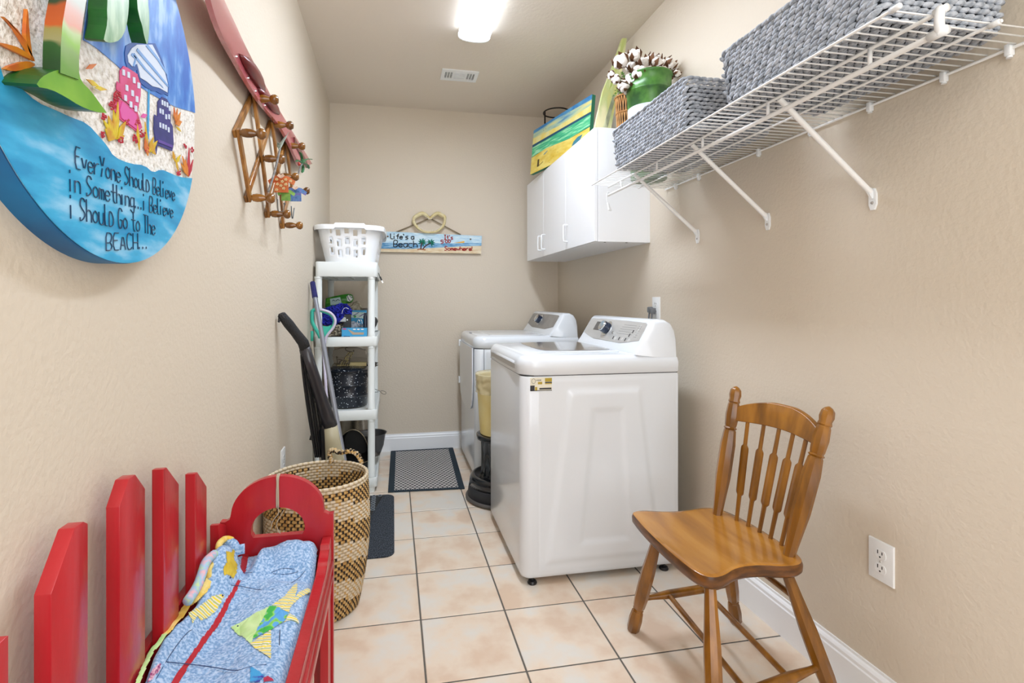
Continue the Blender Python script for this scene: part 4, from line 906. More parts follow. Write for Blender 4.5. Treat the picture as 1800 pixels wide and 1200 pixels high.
# ---------------------------------------------------------------- red picket bench along the left wall
RED = mat('red_paint', '#ab1720', .3, col2='#c0262e', ns=10, stretch=(1, 1, .3), bump=.08, bs=60, coat=.25, lo=.3, hi=.7)
t = thing('picket_bench', 'small red wooden bench with picket-fence back against the left wall', 'bench', (-.31, .905, 0))
def picket(y0, y1, zl, zm0, zm, zr, ym0, ym1, x0=-.441, x1=-.421):
    pts = [(x0, y0, .06), (x0, y1, .06), (x0, y1, zr), (x0, ym1, zm), (x0, ym0, zm), (x0, y0, zl)]
    bm = nb(); prism(bm, pts, (x1-x0, 0, 0)); bevel(bm, .0015, 2); obj('picket', bm, RED, t, True, angle=35)
XPk = -.421
def zy(u, v): p = W(XPk, u, v); return p.y, p.z
picket(.445, .52, .62, .7, .70, .70, .50, .52)
picket(.562, .638, .70, .772, .778, .778, .61, .638)
picket(.709, .785, .783, .843, .845, .838, .755, .775)
picket(.867, .948, .828, .862, .862, .826, .893, .915)
picket(1.018, 1.085, .836, .836, .836, .784, 1.018, 1.03)
picket(1.168, 1.235, .776, .776, .776, .724, 1.168, 1.18)
picket(1.315, 1.372, .60, .6, .60, .575, 1.315, 1.325)
for z in (.485, .13):
    bm = nb(); box(bm, -.461, -.442, .41, 1.395, z-.03, z+.028); bevel(bm, .002, 1); obj('back_rail', bm, RED, t)
bm = nb(); box(bm, -.419, -.19, .418, 1.398, .405, .425); bevel(bm, .002, 1); obj('seat_board', bm, RED, t)
CORD = mat('cord', '#b9ad98', .9)
def end_panel(y0):
    xa, xb, cx_, zsh = -.4455, -.160, -.302, .571
    out = [(xa, 0), (xa+.05, 0), (xa+.05, .34), (xb-.05, .34), (xb-.05, 0), (xb, 0), (xb, zsh), (xb-.012, zsh-.001), (xb-.024, zsh+.006)]
    R = .117
    for k in range(25):
        a = lerp(radians(12), radians(168), k/24); out.append((cx_+cos(a)*R, zsh+.014+sin(a)*(R-.020)))
    out += [(xa+.024, zsh+.006), (xa+.012, zsh-.001), (xa, zsh)]
    inn = []
    for k in range(25):
        a = lerp(radians(-8), radians(188), k/24); inn.append((cx_+cos(a)*.068, .541+sin(a)*.058))
    inn = [(cx_+.062, .523)]+inn[0:]+[(cx_-.062, .523)]
    bm = nb(); f0 = []
    # stitch: two halves with the keyhole between them
    for side in (1, -1):
        o_ = [p for p in out if (p[0]-cx_)*side >= -1e-9]; i_ = [p for p in inn if (p[0]-cx_)*side >= -1e-9]
        if side == 1:
            right = [(xb-.05, .34), (xb-.05, 0), (xb, 0), (xb, zsh), (xb-.012, zsh-.001), (xb-.024, zsh+.006)]+[p for p in out[9:34] if p[0] >= cx_-1e-6]
            poly = [(cx_, .34)]+right+[(cx_, inn[13][1])]+[p for p in inn[1:13]][::-1]+[inn[0], (cx_, .523)]
        else:
            left = [p for p in out[9:34] if p[0] <= cx_+1e-6]+[(xa+.024, zsh+.006), (xa+.012, zsh-.001), (xa, zsh), (xa, 0), (xa+.05, 0), (xa+.05, .34)]
            poly = left+[(cx_, .34), (cx_, .523), inn[-1]]+[p for p in inn[14:26]][::-1]+[(cx_, inn[13][1])]
        cl = [poly[0]]
        for p in poly[1:]:
            if (Vector(p)-Vector(cl[-1])).length > 1e-5: cl.append(p)
        prism(bm, [(x, y0, z) for x, z in cl], (0, .02, 0))
    bmesh.ops.remove_doubles(bm, verts=bm.verts, dist=1e-5)
    bmesh.ops.delete(bm, geom=[f for f in bm.faces if all(abs(v.co.x-cx_) < 1e-5 for v in f.verts)], context='FACES_ONLY')
    bmesh.ops.triangulate(bm, faces=[f for f in bm.faces if len(f.verts) > 4])
    return obj('end_panel', bm, RED, t)
end_panel(1.4)
end_panel(.392)
c_ = Vector((-.302, 1.4, 0))
bm = nb()
for dx in (-.0025, .0015):
    tube(bm, smooth_pts([(c_.x+dx, 1.397, .60), (c_.x+dx, 1.396, .64), (c_.x+dx*.5, 1.396, .665), (c_.x+dx, 1.397, .681), (c_.x+dx, 1.41, .686), (c_.x+dx, 1.422, .67), (c_.x, 1.4215, .6)], 1), .0022, 6)
tube(bm, smooth_pts([(c_.x, 1.397, .60), (c_.x+.004, 1.398, .585), (c_.x-.014, 1.402, .565), (c_.x-.018, 1.398, .545)], 2), .0012, 5)
tube(bm, smooth_pts([(c_.x+.014, 1.405, .59), (c_.x+.006, 1.402, .575), (c_.x-.006, 1.402, .555), (c_.x+.002, 1.398, .535), (c_.x+.006, 1.398, .53)], 2), .0011, 5)
obj('tied_string', bm, CORD, t, True)
# front rail with stepped scroll ends, moulding below
bm = nb(); x0, x1 = -.188, -.164; zt = .470
pts = [(.414, .36), (1.399, .36), (1.399, .512), (1.355, .512), (1.352, .497), (1.33, .488), (1.31, .488), (1.306, .478), (1.28, zt), (.535, zt), (.51, .478), (.505, .488), (.485, .488), (.463, .497), (.46, .512), (.414, .512)]
prism(bm, [(x0, y, z) for y, z in pts], (x1-x0, 0, 0)); bevel(bm, .002, 1); obj('front_rail', bm, RED, t, True, angle=30)
for z, d in ((.44, .006), (.40, .005)):
    bm = nb(); tube(bm, [(x1, .414, z), (x1, 1.399, z)], d, 8); obj('rail_moulding', bm, RED, t, True)
bm = nb(); bar(bm, (-.175, 1.36, 0), (-.175, 1.36, .36), .02, .05, (0, 1, 0)); obj('front_leg', bm, RED, t)
bm = nb(); bar(bm, (-.175, .45, 0), (-.175, .45, .36), .02, .05, (0, 1, 0)); obj('front_leg', bm, RED, t)

# ---------------------------------------------------------------- quilt on the bench
from mathutils import noise
def qz(x, y):
    z = .482+.006*sin(y*19+x*8)+.004*sin(x*46+y*7)
    g = lambda cx_, cy_, sx, sy, h: h*math.exp(-((x-cx_)/sx)**2-((y-cy_)/sy)**2)
    z += g(-.25, 1.35, .075, .05, .058)+g(-.385, 1.25, .035, .07, .075)+g(-.325, 1.31, .016, .05, .030)-g(-.355, 1.27, .010, .06, .025)-g(-.22, 1.27, .1, .025, .012)+g(-.42, 1.05, .035, .35, .045)
    z += .004*noise.noise(Vector((x*20, y*14, 0)))+.0025*noise.noise(Vector((x*60, y*45, 3)))
    s = (x+.31)/.125
    z -= .03*max(0, s-.72)**1.6*6
    z -= .012*max(0, -s-.85)
    # quilting stitch lines pull the surface in
    for ph, fr in ((0, 1), (1.9, 1.3)):
        v = sin(x*55*fr+4*sin(y*9+ph)); z -= .0012*math.exp(-(v/.08)**2)
    return max(z, .43)
def qedge(y): # left and right edges
    l = -.414+.008*sin(y*23)+(.012 if y > 1.28 else 0); r = -.1905-.006*max(0, y-1.25)/.1; return l, r
QB = mat('quilt_blue', '#7098c4', .9, col2='#b9d0ea', col3='#93b4da', ns=190, detail=4, lo=.38, hi=.62, sheen=.2, bump=.25, bs=300)
t = thing('patchwork_quilt', 'light blue patchwork quilt with appliqued fish laid on the red bench', 'quilt', (-.31, .9, .48))
bm = nb(); NY, NX = 330, 90; g = []
for j in range(NY+1):
    y = lerp(.43, 1.392, j/NY); l, r = qedge(y); row = []
    for i in range(NX+1):
        x = lerp(l, r, i/NX); e_ = min(i, NX-i)/5; zz_ = qz(x, y)-.012*max(0, 1-e_)**2; row.append(bm.verts.new((x, y, zz_)))
    g.append(row)
for j in range(NY):
    for i in range(NX): bm.faces.new((g[j][i], g[j][i+1], g[j+1][i+1], g[j+1][i]))
top_f = list(bm.faces)
bot = [[bm.verts.new((v.co.x, v.co.y, max(.427, v.co.z-.014))) for v in row[::10]] for row in g[::10]]
for j in range(len(bot)-1):
    for i in range(len(bot[0])-1): bm.faces.new((bot[j][i], bot[j+1][i], bot[j+1][i+1], bot[j][i+1]))
qo = obj('quilt_body', bm, QB, t, True)
def inpoly(x, y, P):
    c = False; n = len(P); j = n-1
    for i in range(n):
        if (P[i][1] > y) != (P[j][1] > y) and x < (P[j][0]-P[i][0])*(y-P[i][1])/(P[j][1]-P[i][1])+P[i][0]: c = not c
        j = i
    return c
def zq(x, y): # zoomed crop of the quilt -> photograph pixel
    return 230+x/4.444, 930+y/4.444
def onq(u, v):
    z = .64
    while z > .42:
        p = FZ(u, v, z)
        if z <= qz(p.x, p.y): return p
        z -= .0008
    return FZ(u, v, .48)
def rollpt(q, z):
    u, v = zq(*q); p = FZ(u, v, z)
    while p.x < -.405: z += .002; p = FZ(u, v, z)
    return p
def patch(nm, pts, m, h=.0016, raw=False, step=.0016):
    P = [tuple(onq(*(q if raw else zq(*q))))[:2] for q in pts]
    x0_, x1_ = min(p[0] for p in P), max(p[0] for p in P); y0_, y1_ = min(p[1] for p in P), max(p[1] for p in P)
    nx, ny = int((x1_-x0_)/step)+1, int((y1_-y0_)/step)+1; bm = nb(); vs = {}
    def vv(i, j):
        if (i, j) not in vs:
            x, y = x0_+i*step, y0_+j*step; vs[i, j] = bm.verts.new((x, y, qz(x, y)+h))
        return vs[i, j]
    for i in range(nx):
        for j in range(ny):
            if inpoly(x0_+(i+.5)*step, y0_+(j+.5)*step, P): bm.faces.new((vv(i, j), vv(i+1, j), vv(i+1, j+1), vv(i, j+1)))
    if not len(bm.faces): bm.free(); return
    return obj(nm, bm, m, t, True)
QR = mat('quilt_red', '#b3202c', .85, bump=.2, bs=200); QY = mat('quilt_yellow', '#e8c04a', .85, col2='#f0d98a', ns=60, bump=.3, bs=150)
QG = mat('quilt_green', '#b9dc8e', .85, col2='#cfe8a8', ns=30); QGB = mat('quilt_greenprint', '#3fae4a', .85, col2='#5aa3dc', col3='#8fd05a', ns=70, detail=0, lo=.4, hi=.6)
QM = mat('quilt_mustard', '#c9a823', .85, col2='#dcc040', ns=50, bump=.3, bs=150)
def striped():
    m = mat('quilt_stripe', '#f2ecd8', .85); nt = m.node_tree
    tc = nt.nodes.new('ShaderNodeTexCoord'); wv = nt.nodes.new('ShaderNodeTexWave'); wv.inputs['Scale'].default_value = 28; wv.inputs['Distortion'].default_value = 1.2; wv.bands_direction = 'Y'
    r = nt.nodes.new('ShaderNodeValToRGB'); r.color_ramp.interpolation = 'CONSTANT'; e = r.color_ramp.elements
    e[0].color = lin('#e7d24a'); e[1].position = .28; e[1].color = lin('#f3eee0')
    for p_, c in ((.5, '#d9873a'), (.6, '#f3eee0'), (.78, '#7fa8d8'), (.9, '#b9c44a')): x = e.new(p_); x.color = lin(c)
    nt.links.new(tc.outputs['Object'], wv.inputs[0]); nt.links.new(wv.outputs[0], r.inputs[0]); nt.links.new(r.outputs[0], nt.nodes['Principled BSDF'].inputs['Base Color']); return m
QS = striped()
patch('red_strip', [(862, 120), (905, 140), (925, 190), (905, 290), (880, 380), (830, 480), (740, 660), (620, 840), (500, 1010), (380, 1200), (250, 1420), (205, 1400), (325, 1195), (450, 1010), (570, 840), (690, 660), (790, 490), (835, 400), (860, 290), (875, 190)], QR)
patch('fish_head', [(780, 770), (1080, 610), (1040, 690), (1000, 760), (940, 900)], QG)
patch('fish_body', [(1080, 606), (1130, 608), (1235, 660), (1195, 730), (1110, 785), (950, 865), (1000, 760), (1040, 690)], QGB, .002)
patch('fish_belly', [(930, 900), (1000, 850), (1095, 790), (1095, 1015)], QS)
patch('fish_tail', [(1100, 600), (1200, 530), (1250, 470), (1300, 425), (1300, 470), (1280, 540), (1310, 500), (1395, 465), (1405, 495), (1300, 560), (1250, 610), (1235, 655), (1130, 610)], QS)
patch('fish_fin', [(1195, 730), (1240, 665), (1290, 690), (1318, 745), (1250, 715)], QS)
patch('yellow_fish', [(745, 180), (790, 190), (840, 200), (805, 250), (835, 290), (825, 350), (800, 397), (730, 372), (720, 320), (750, 265)], QM, .002)
patch('striped_fish', [(450, 660), (560, 590), (640, 530), (735, 515), (700, 590), (640, 665), (545, 718), (520, 680), (485, 750), (470, 700)], QS)
patch('yellow_binding', [(590, 390), (630, 430), (600, 500), (470, 610), (290, 832), (245, 832), (330, 720), (440, 570), (540, 480)], QY, .003)
patch('green_binding', [(245, 832), (290, 832), (180, 970), (80, 1190), (40, 1400), (-40, 1400), (60, 1150), (130, 990)], mat('quilt_lime', '#b3dc84', .85, col2='#c8e6a4', ns=60), .003)
patch('floral_patch', [(225, 1050), (240, 1060), (225, 1110), (160, 1190), (130, 1200), (160, 1120)], mat('quilt_floral', '#8a2f6a', .85, col2='#e6b9c8', ns=180, lo=.4, hi=.6))
patch('violet_fish', [(935, 1078), (1045, 1150), (1000, 1200), (930, 1200)], mat('quilt_violet', '#3a2f9a', .85, col2='#3f9ad0', ns=60, stretch=(.3, 1, 1), lo=.45, hi=.55))
patch('red_fin', [(1040, 1165), (1075, 1150), (1120, 1195), (1035, 1200)], mat('quilt_crimson', '#b0284a', .85))
EMB = mat('quilt_stitching', '#2d3f66', .9)
for l in ([(780, 440), (850, 445), (1000, 480), (1150, 470), (1300, 400), (1360, 330)], [(280, 1040), (480, 1060), (640, 1080), (830, 1115), (930, 1075), (1060, 1060)], [(200, 1170), (290, 1010), (380, 880), (450, 800), (480, 790)], [(1165, 790), (1160, 910)], [(820, 180), (940, 160), (1080, 130)], [(1100, 340), (1200, 300), (1340, 330), (1200, 360), (1110, 350)], [(860, 345), (960, 340), (1040, 310)]):
    q = smooth_pts([onq(*zq(*p)) for p in l], 2); bm = nb(); tube(bm, [p+Vector((0, 0, .0012)) for p in q], .0007, 4); obj('quilting_stitch', bm, EMB, t)
for u, v in ((835, 762), (775, 380), (715, 520)): bm = nb(); lathe(bm, [(.003, 0), (.001, .003)], 8, onq(*zq(u, v))); obj('fish_eye', bm, EMB, t)
# folded corner of the quilt standing against the pickets
bm = nb()
q = [((590, 460), .525), ((620, 400), .53), ((600, 340), .535), ((610, 290), .54), ((670, 250), .548), ((725, 225), .553), ((705, 180), .558), ((680, 145), .56), ((700, 95), .565), ((745, 70), .568), ((790, 85), .565)]
tube(bm, smooth_pts([rollpt(*p) for p in q], 2), .0075, 10); obj('rolled_binding', bm, QY, t, True, label='rolled yellow binding edge')
bm = nb(); q = [((445, 560), .515), ((520, 450), .52), ((555, 350), .525), ((585, 250), .535), ((650, 195), .545)]
tube(bm, smooth_pts([rollpt(*p) for p in q], 2), .010, 10); obj('rolled_edge', bm, mat('quilt_pastel', '#c8dc9a', .85, col2='#e6b4bc', col3='#9ac4e0', ns=60), t, True, label='pastel print rolled edge')
bm = nb(); q = [((735, 120), .555), ((790, 105), .56), ((815, 140), .55), ((800, 180), .54), ((840, 160), .545), ((890, 150), .545)]
tube(bm, smooth_pts([rollpt(*p) for p in q], 2), .012, 10); obj('rolled_fold', bm, QB, t, True)

# ---------------------------------------------------------------- coiled seagrass hamper
t = thing('woven_hamper', 'tall oval coiled seagrass hamper behind the red bench', 'hamper', (-.279, 1.955, 0))
HX, HY, HH = -.279, 1.955, .497
CO = colattr('seagrass', .75, bump=.3, bs=300)
C_T = [lin('#c9a263'), lin('#d4b176'), lin('#b88e50')]; C_W = lin('#dccdb4'); C_K = lin('#2a2018'); C_W2 = lin('#c4ae88')
def hprof(f): # radius factor over height
    return .80+.235*sin(min(1, f*1.25)*pi/2)**.8 - .035*max(0, f-.55)/.45
rows_n = 43
# black stitching appears in stepped bands
def dark_band(f, th):
    s = .5+.5*sin(th*1.0+.7)
    b = (f*3.4+.12*int((th+pi)*3.0)) % 1.0
    return b < .52
for r_i in range(rows_n):
    f = r_i/(rows_n-1); z = .0065+f*(HH-.013); R = hprof(f); rx, ry = .182*R, .162*R; n = 150; bm = nb(); cl = bm.loops.layers.float_color.new('Col'); rg = []
    if r_i == rows_n-1: R *= 1.0
    for k in range(n):
        th = 2*pi*(k+(1.5 if r_i % 2 else 0))/n; wob = 1+.012*sin(3*th+f*4)
        c = Vector((HX+cos(th)*rx*wob, HY+sin(th)*ry*wob, z)); out = Vector((cos(th), sin(th), 0)); rr = .0064*(.84 if k % 3 == 0 else 1.06)
        rg.append(([bm.verts.new(c+(out*cos(a)+Vector((0, 0, 1))*sin(a))*rr) for a in [2*pi*j/6+.5 for j in range(6)]], th))
    for k in range(n):
        a, th = rg[k]; b, _ = rg[(k+1) % n]; dk = dark_band(f, th); stitch = (k % 3 == 0)
        if r_i >= rows_n-2: col = C_W if k % 3 else C_W2
        elif dk: col = C_K if stitch else random.choice(C_T)
        else: col = (C_T[0] if k % 2 else C_W2) if stitch else C_W
        for j in range(6):
            fc = bm.faces.new((a[j], a[(j+1) % 6], b[(j+1) % 6], b[j]))
            for lp in fc.loops: lp[cl] = col
    obj('coil', bm, CO, t, True)
bm = nb(); lathe(bm, [(.001, .006), (1, .006), (1, .012), (.001, .012)], 48, (HX, HY, 0), sx=.14, sy=.125, capb=False, capt=False); obj('base', bm, mat('seagrass_plain', '#a9854e', .8), t)
bm = nb(); cl = bm.loops.layers.float_color.new('Col'); hp = smooth_pts([B(2.1, *q) for q in ((583, 812), (577, 796), (584, 790), (598, 797), (615, 792), (628, 797), (636, 812))], 3)
hp = [p+Vector((0, 0, .002)) for p in hp]
for ph in (0, pi):
    pts = []
    for i, p in enumerate(hp): a = i*.9+ph; pts.append(p+Vector((.004*cos(a), .004*cos(a), .0045*sin(a))))
    tube(bm, pts, .0065, 7)
for i, fc in enumerate(bm.faces):
    for lp in fc.loops: lp[cl] = [C_T[0], C_W, C_T[1], C_W2, C_K][(i//9) % 5]
obj('rope_handle', bm, CO, t, True)
bm = nb(); cl = bm.loops.layers.float_color.new('Col'); hp = smooth_pts([Vector((HX-.03, HY-.155, .48)), Vector((HX-.03, HY-.165, .495)), Vector((HX+.01, HY-.168, .50)), Vector((HX+.03, HY-.16, .48))], 2)
tube(bm, hp, .006, 7)
for fc in bm.faces:
    for lp in fc.loops: lp[cl] = C_T[0]
obj('rope_handle', bm, CO, t, True)

# ---------------------------------------------------------------- floor mats
t = thing('woven_mat', 'black and white diamond-patterned mat by the back wall', 'mat', (.2, 3.42, 0))
q = [FZ(682, 865, .004), FZ(817, 858.5, .004), FZ(796, 786, .004), FZ(687, 789, .004)]; q[2].y = min(q[2].y, 3.845); q[3].y = min(q[3].y, 3.845)
def MQ(a, b, h=0): p = q[0].lerp(q[1], a).lerp(q[3].lerp(q[2], a), b); return Vector((p.x, p.y, h))
m = mat('mat_weave', '#ffffff', .95); nt = m.node_tree; N = nt.nodes; L_ = nt.links
uvn = N.new('ShaderNodeUVMap'); sx = N.new('ShaderNodeSeparateXYZ'); L_.new(uvn.outputs[0], sx.inputs[0])
def mth(op, a, b=None):
    n = N.new('ShaderNodeMath'); n.operation = op
    for i, v in enumerate((a, b)):
        if v is None: continue
        if isinstance(v, (int, float)): n.inputs[i].default_value = v
        else: L_.new(v, n.inputs[i])
    return n.outputs[0]
u_ = mth('MULTIPLY', sx.outputs[0], 14); v_ = mth('MULTIPLY', sx.outputs[1], 18)
a_ = mth('ABSOLUTE', mth('SUBTRACT', mth('FRACT', u_), .5)); b_ = mth('ABSOLUTE', mth('SUBTRACT', mth('FRACT', v_), .5)); dd = mth('ADD', a_, b_)
dm = mth('ABSOLUTE', mth('SUBTRACT', dd, .5)); r = N.new('ShaderNodeValToRGB'); r.color_ramp.interpolation = 'CONSTANT'; L_.new(mth('MULTIPLY', dm, 2), r.inputs[0])
e = r.color_ramp.elements; e[0].color = lin('#d8d6d2'); e[1].position = .24; e[1].color = lin('#15171c'); x = e.new(.78); x.color = lin('#c9c7c3')
L_.new(r.outputs[0], N['Principled BSDF'].inputs['Base Color'])
bm = nb(); uvl = bm.loops.layers.uv.new('UVMap')
vs = [[bm.verts.new(MQ(lerp(.075, .925, i/12), lerp(.02, .98, j/12), .006)) for i in range(13)] for j in range(13)]
for j in range(12):
    for i in range(12):
        f = bm.faces.new((vs[j][i], vs[j][i+1], vs[j+1][i+1], vs[j+1][i]))
        for lp, (a, b) in zip(f.loops, ((i, j), (i+1, j), (i+1, j+1), (i, j+1))): lp[uvl].uv = (a/12, b/12)
obj('woven_field', bm, m, t)
BND = mat('mat_border', '#182a36', .8, bump=.2, bs=100)
for (a0, b0, a1, b1) in ((0, 0, .08, 1), (.92, 0, 1, 1), (.08, 0, .92, .025), (.08, .975, .92, 1)):
    bm = nb(); prism(bm, [MQ(a0, b0, .001), MQ(a1, b0, .001), MQ(a1, b1, .001), MQ(a0, b1, .001)], (0, 0, .007)); bevel(bm, .002, 1); obj('border_binding', bm, BND, t)
t = thing('ribbed_mat', 'dark grey carpet door mat with round corners beside the shelf unit', 'mat', (-.1, 2.62, 0))
x0, x1, y0, y1 = -.42, .006, 2.262, 2.985
bm = nb(); L = []
for d, z in ((0, .0008), (0, .005), (.003, .0075)): L.append(inset_loop(x0, x1, y0, y1, [.045]*4, d, z))
loft(bm, L); obj('carpet', bm, mat('mat_carpet', '#1b2026', .95, col2='#59616c', col3='#2a313a', ns=260, detail=2, bump=.6, bs=200, stretch=(1, .5, 1)), t)
bm = nb(); LT = [Vector((-.115, 2.70, .0076)), Vector((-.055, 2.975, .0076)), Vector((-.30, 2.975, .0076)), Vector((-.30, 2.70, .0076))]
prism(bm, LT, (0, 0, .0015)); rub = obj('rubber_corner', bm, mat('mat_rubber', '#0f1418', .5), t)
bm = nb()
for i in range(7):
    for j in range(9):
        x = -.30+.02+i*.034; y = 2.71+j*.032
        if x < lerp(-.125, -.07, (y-2.7)/.27): lathe(bm, [(.013, .009), (.013, .0115), (.009, .0115), (.009, .009)], 10, (x, y, 0), capb=False, capt=False)
obj('rubber_rings', bm, mat('mat_ring', '#848c94', .6), rub)
# ---------------------------------------------------------------- white plastic shelving unit
WR = mat('white_resin', '#e6ebe9', .4)
FY0, FY1 = 3.05, 3.70
xl, xr = B(FY0, 553.5, 600).x, B(FY0, 663.5, 600).x
t = thing('shelving_unit', 'white plastic five-post-tier shelving unit in the back left corner', 'shelving unit', ((xl+xr)/2, (FY0+FY1)/2, 0))
t['label'] = 'narrow white plastic shelving unit in the back left corner'
def zf(v): return B(FY0, 608, v).z
ZT = [(zf(486), zf(460)), (zf(609), zf(592)), (zf(739.5), zf(722)), (.03, .085)]
for z0, z1 in ZT:
    bm = nb(); L = []
    for d, z in ((.002, z0), (0, z0+.004), (0, z1-.004), (.003, z1)): L.append(inset_loop(xl, xr, FY0, FY1, [.025]*4, d, z))
    L.append(inset_loop(xl, xr, FY0, FY1, [.025]*4, .012, z1)); L.append(inset_loop(xl, xr, FY0, FY1, [.025]*4, .014, z1-.006))
    loft(bm, L[:5], False, False); L2 = [L[4], L[5]]; loft(bm, L2, False, True)
    L3 = [inset_loop(xl, xr, FY0, FY1, [.025]*4, .002, z0), inset_loop(xl, xr, FY0, FY1, [.025]*4, .006, z0), inset_loop(xl, xr, FY0, FY1, [.025]*4, .007, z1-.012)]
    loft(bm, L3, False, False)
    bm.faces.new([bm.verts.new(p) for p in inset_loop(xl, xr, FY0, FY1, [.025]*4, .007, z1-.012)][::-1])
    sh = obj('shelf', bm, WR, t, True, angle=40)
    for k in range(3):
        xx = lerp(xl+.07, xr-.07, k/2); bm = nb(); box(bm, xx-.004, xx+.004, FY0+.01, FY1-.01, z0+.006, z1-.012); obj('rib', bm, WR, sh)
    for y in (FY0+.12, (FY0+FY1)/2, FY1-.12):
        bm = nb(); box(bm, xl+.01, xr-.01, y-.004, y+.004, z0+.006, z1-.012); obj('rib', bm, WR, sh)
pr_l = B(FY0+.022, 559.6, 600).x; pr_r = B(FY0+.022, 652.8, 600).x
lev = sorted([z for p in ZT for z in p]); segs = [(ZT[3][1], ZT[2][0]), (ZT[2][1], ZT[1][0]), (ZT[1][1], ZT[0][0]), (0, ZT[3][0])]
for px in (pr_l, pr_r):
    for py in (FY0+.024, FY1-.024):
        for z0, z1 in segs:
            bm = nb(); lathe(bm, [(.0225, z0), (.0225, min(z0+.012, z1)), (.0212, min(z0+.014, z1)), (.0212, max(z1-.014, z0+.001)), (.0232, max(z1-.012, z0+.002)), (.0232, z1)] if z1-z0 > .05 else [(.02, z0), (.0225, z1)], 20, (px, py, 0)); obj('post', bm, WR, t, True, angle=40)

# laundry basket on top
LB = mat('laundry_white', '#f3f6f9', .35)
t = thing('laundry_basket', 'white plastic laundry basket with slotted sides on top of the shelving unit', 'laundry basket', (-.26, 3.36, ZT[0][1]))
zb, zt = ZT[0][1]+.001, ZT[0][1]+.212
def bl(f, n=28, grow=0):
    x0, x1 = lerp(-.405, -.452, f)-grow, lerp(-.108, -.068, f)+grow; y0, y1 = lerp(3.075, 3.05, f)-grow, lerp(3.62, 3.66, f)+grow
    return [Vector((x, y, lerp(zb, zt, f))) for x, y in rrect(x0, x1, y0, y1, [.085]*4, 6)]
def resample(loop, n):
    Ls = [(loop[(i+1) % len(loop)]-loop[i]).length for i in range(len(loop))]; tot = sum(Ls); out = []; i = 0; acc = 0
    for k in range(n):
        s = tot*k/n
        while acc+Ls[i] < s: acc += Ls[i]; i += 1
        out.append(loop[i].lerp(loop[(i+1) % len(loop)], (s-acc)/max(Ls[i], 1e-9)))
    return out
NC, NRW = 216, 30; bm = nb(); rg = [[bm.verts.new(p) for p in resample(bl(j/NRW), NC)] for j in range(NRW+1)]
for j in range(NRW):
    for i in range(NC):
        ci = i % 6; colm = i//6
        hole = ci in (2, 3, 4, 5) and False
        hole = ci in (1, 2, 3)
        off = 1 if colm % 2 else 0
        jj = j+off*2; hole = hole and ((24 <= jj+0 <= 28 and j <= 27) or 15 <= jj <= 20 or 6 <= jj <= 11)
        p = rg[j][i].co
        solid = (p.x > -.165 and p.y < 3.13) or (p.x < -.375 and p.y < 3.14)
        if hole and not solid: continue
        bm.faces.new((rg[j][i], rg[j][(i+1) % NC], rg[j+1][(i+1) % NC], rg[j+1][i]))
bm.faces.new(rg[0][::-1]); o = obj('slotted_body', bm, LB, t, True, angle=40); md = o.modifiers.new('thick', 'SOLIDIFY'); md.thickness = .0028
bm = nb(); a = resample(bl(1), NC); rim = []
for k, p in enumerate(a):
    c0 = Vector((-.26, 3.355, p.z)); d = (p-c0).normalized(); rise = .010 if (p.y < 3.06 and -.33 < p.x < -.17) or (p.y > 3.6 and -.33 < p.x < -.17) else 0
    rim.append([bm.verts.new(p+d*q+Vector((0, 0, z+rise))) for q, z in ((-.003, -.006), (-.003, .006), (.004, .010), (.024, .007), (.028, .0), (.026, -.022), (.023, -.022), (.022, 0))])
for k in range(NC):
    for j in range(8): bm.faces.new((rim[k][j], rim[k][(j+1) % 8], rim[(k+1) % NC][(j+1) % 8], rim[(k+1) % NC][j]))
obj('rim', bm, LB, t, True, angle=40)
t = thing('usb_cable', 'short black cable end hanging off the top shelf', 'cable', (xr, 3.2, 1.3))
bm = nb(); tube(bm, smooth_pts([B(3.2, 660, 474)+Vector((-.012, 0, .0)), B(3.2, 664, 477), B(3.2, 668, 487)], 2), .0022, 6); obj('cord', bm, BLACK, t, True)
bm = nb(); bar(bm, B(3.2, 668, 486), B(3.2, 671, 493), .014, .01); bevel(bm, .002, 1); obj('plug', bm, BLACK, t)
bm = nb(); bar(bm, B(3.2, 671, 493), B(3.2, 673, 497), .009, .005); obj('plug_tip', bm, CHROME, t)

# ---- second shelf
z2 = ZT[1][1]+.0005
def box_thing(nm, lab, cat, m, x0, x1, y0, y1, z0, z1, rot=(0, 0, 0), bv=.002):
    c = Vector(((x0+x1)/2, (y0+y1)/2, z0)); t = thing(nm, lab, cat, c); bm = nb(); box(bm, x0, x1, y0, y1, z0, z1); bevel(bm, bv, 1); o = obj('body', bm, m, t); t.rotation_euler = [radians(a) for a in rot]; return t
GBX = mat('wipes_green', '#3f9a2c', .35, col2='#6fbf3a', col3='#2f7a26', ns=18)
y = 3.42; a = B(y, 571, 541)
t = thing('wipes_pack', 'green and white soft pack of wipes lying behind the blue mop pad', 'wipes pack', tuple(a))
q = [B(y, *p) for p in ((571, 541), (590, 537), (606, 534), (617, 532), (621, 525), (618, 517), (612, 516), (600, 518), (585, 521), (572, 524))]
bm = nb(); prism(bm, q, (0, .11, 0)); bevel(bm, .008, 2); obj('pack', bm, GBX, t, True, angle=50)
bm = nb(); prism(bm, [B(y-.001, *p) for p in ((580, 525), (598, 522), (600, 532), (592, 535), (581, 536))], (0, .0016, 0)); obj('label_panel', bm, mat('wipes_pale', '#b8d4d2', .4), t)
bm = nb(); prism(bm, [B(y-.0015, *p) for p in ((609, 521), (613, 518), (618, 520), (620, 525), (616, 530), (611, 529))], (0, .0016, 0)); obj('label_flower', bm, mat('wipes_white', '#e8ece6', .4), t)
bm = nb()
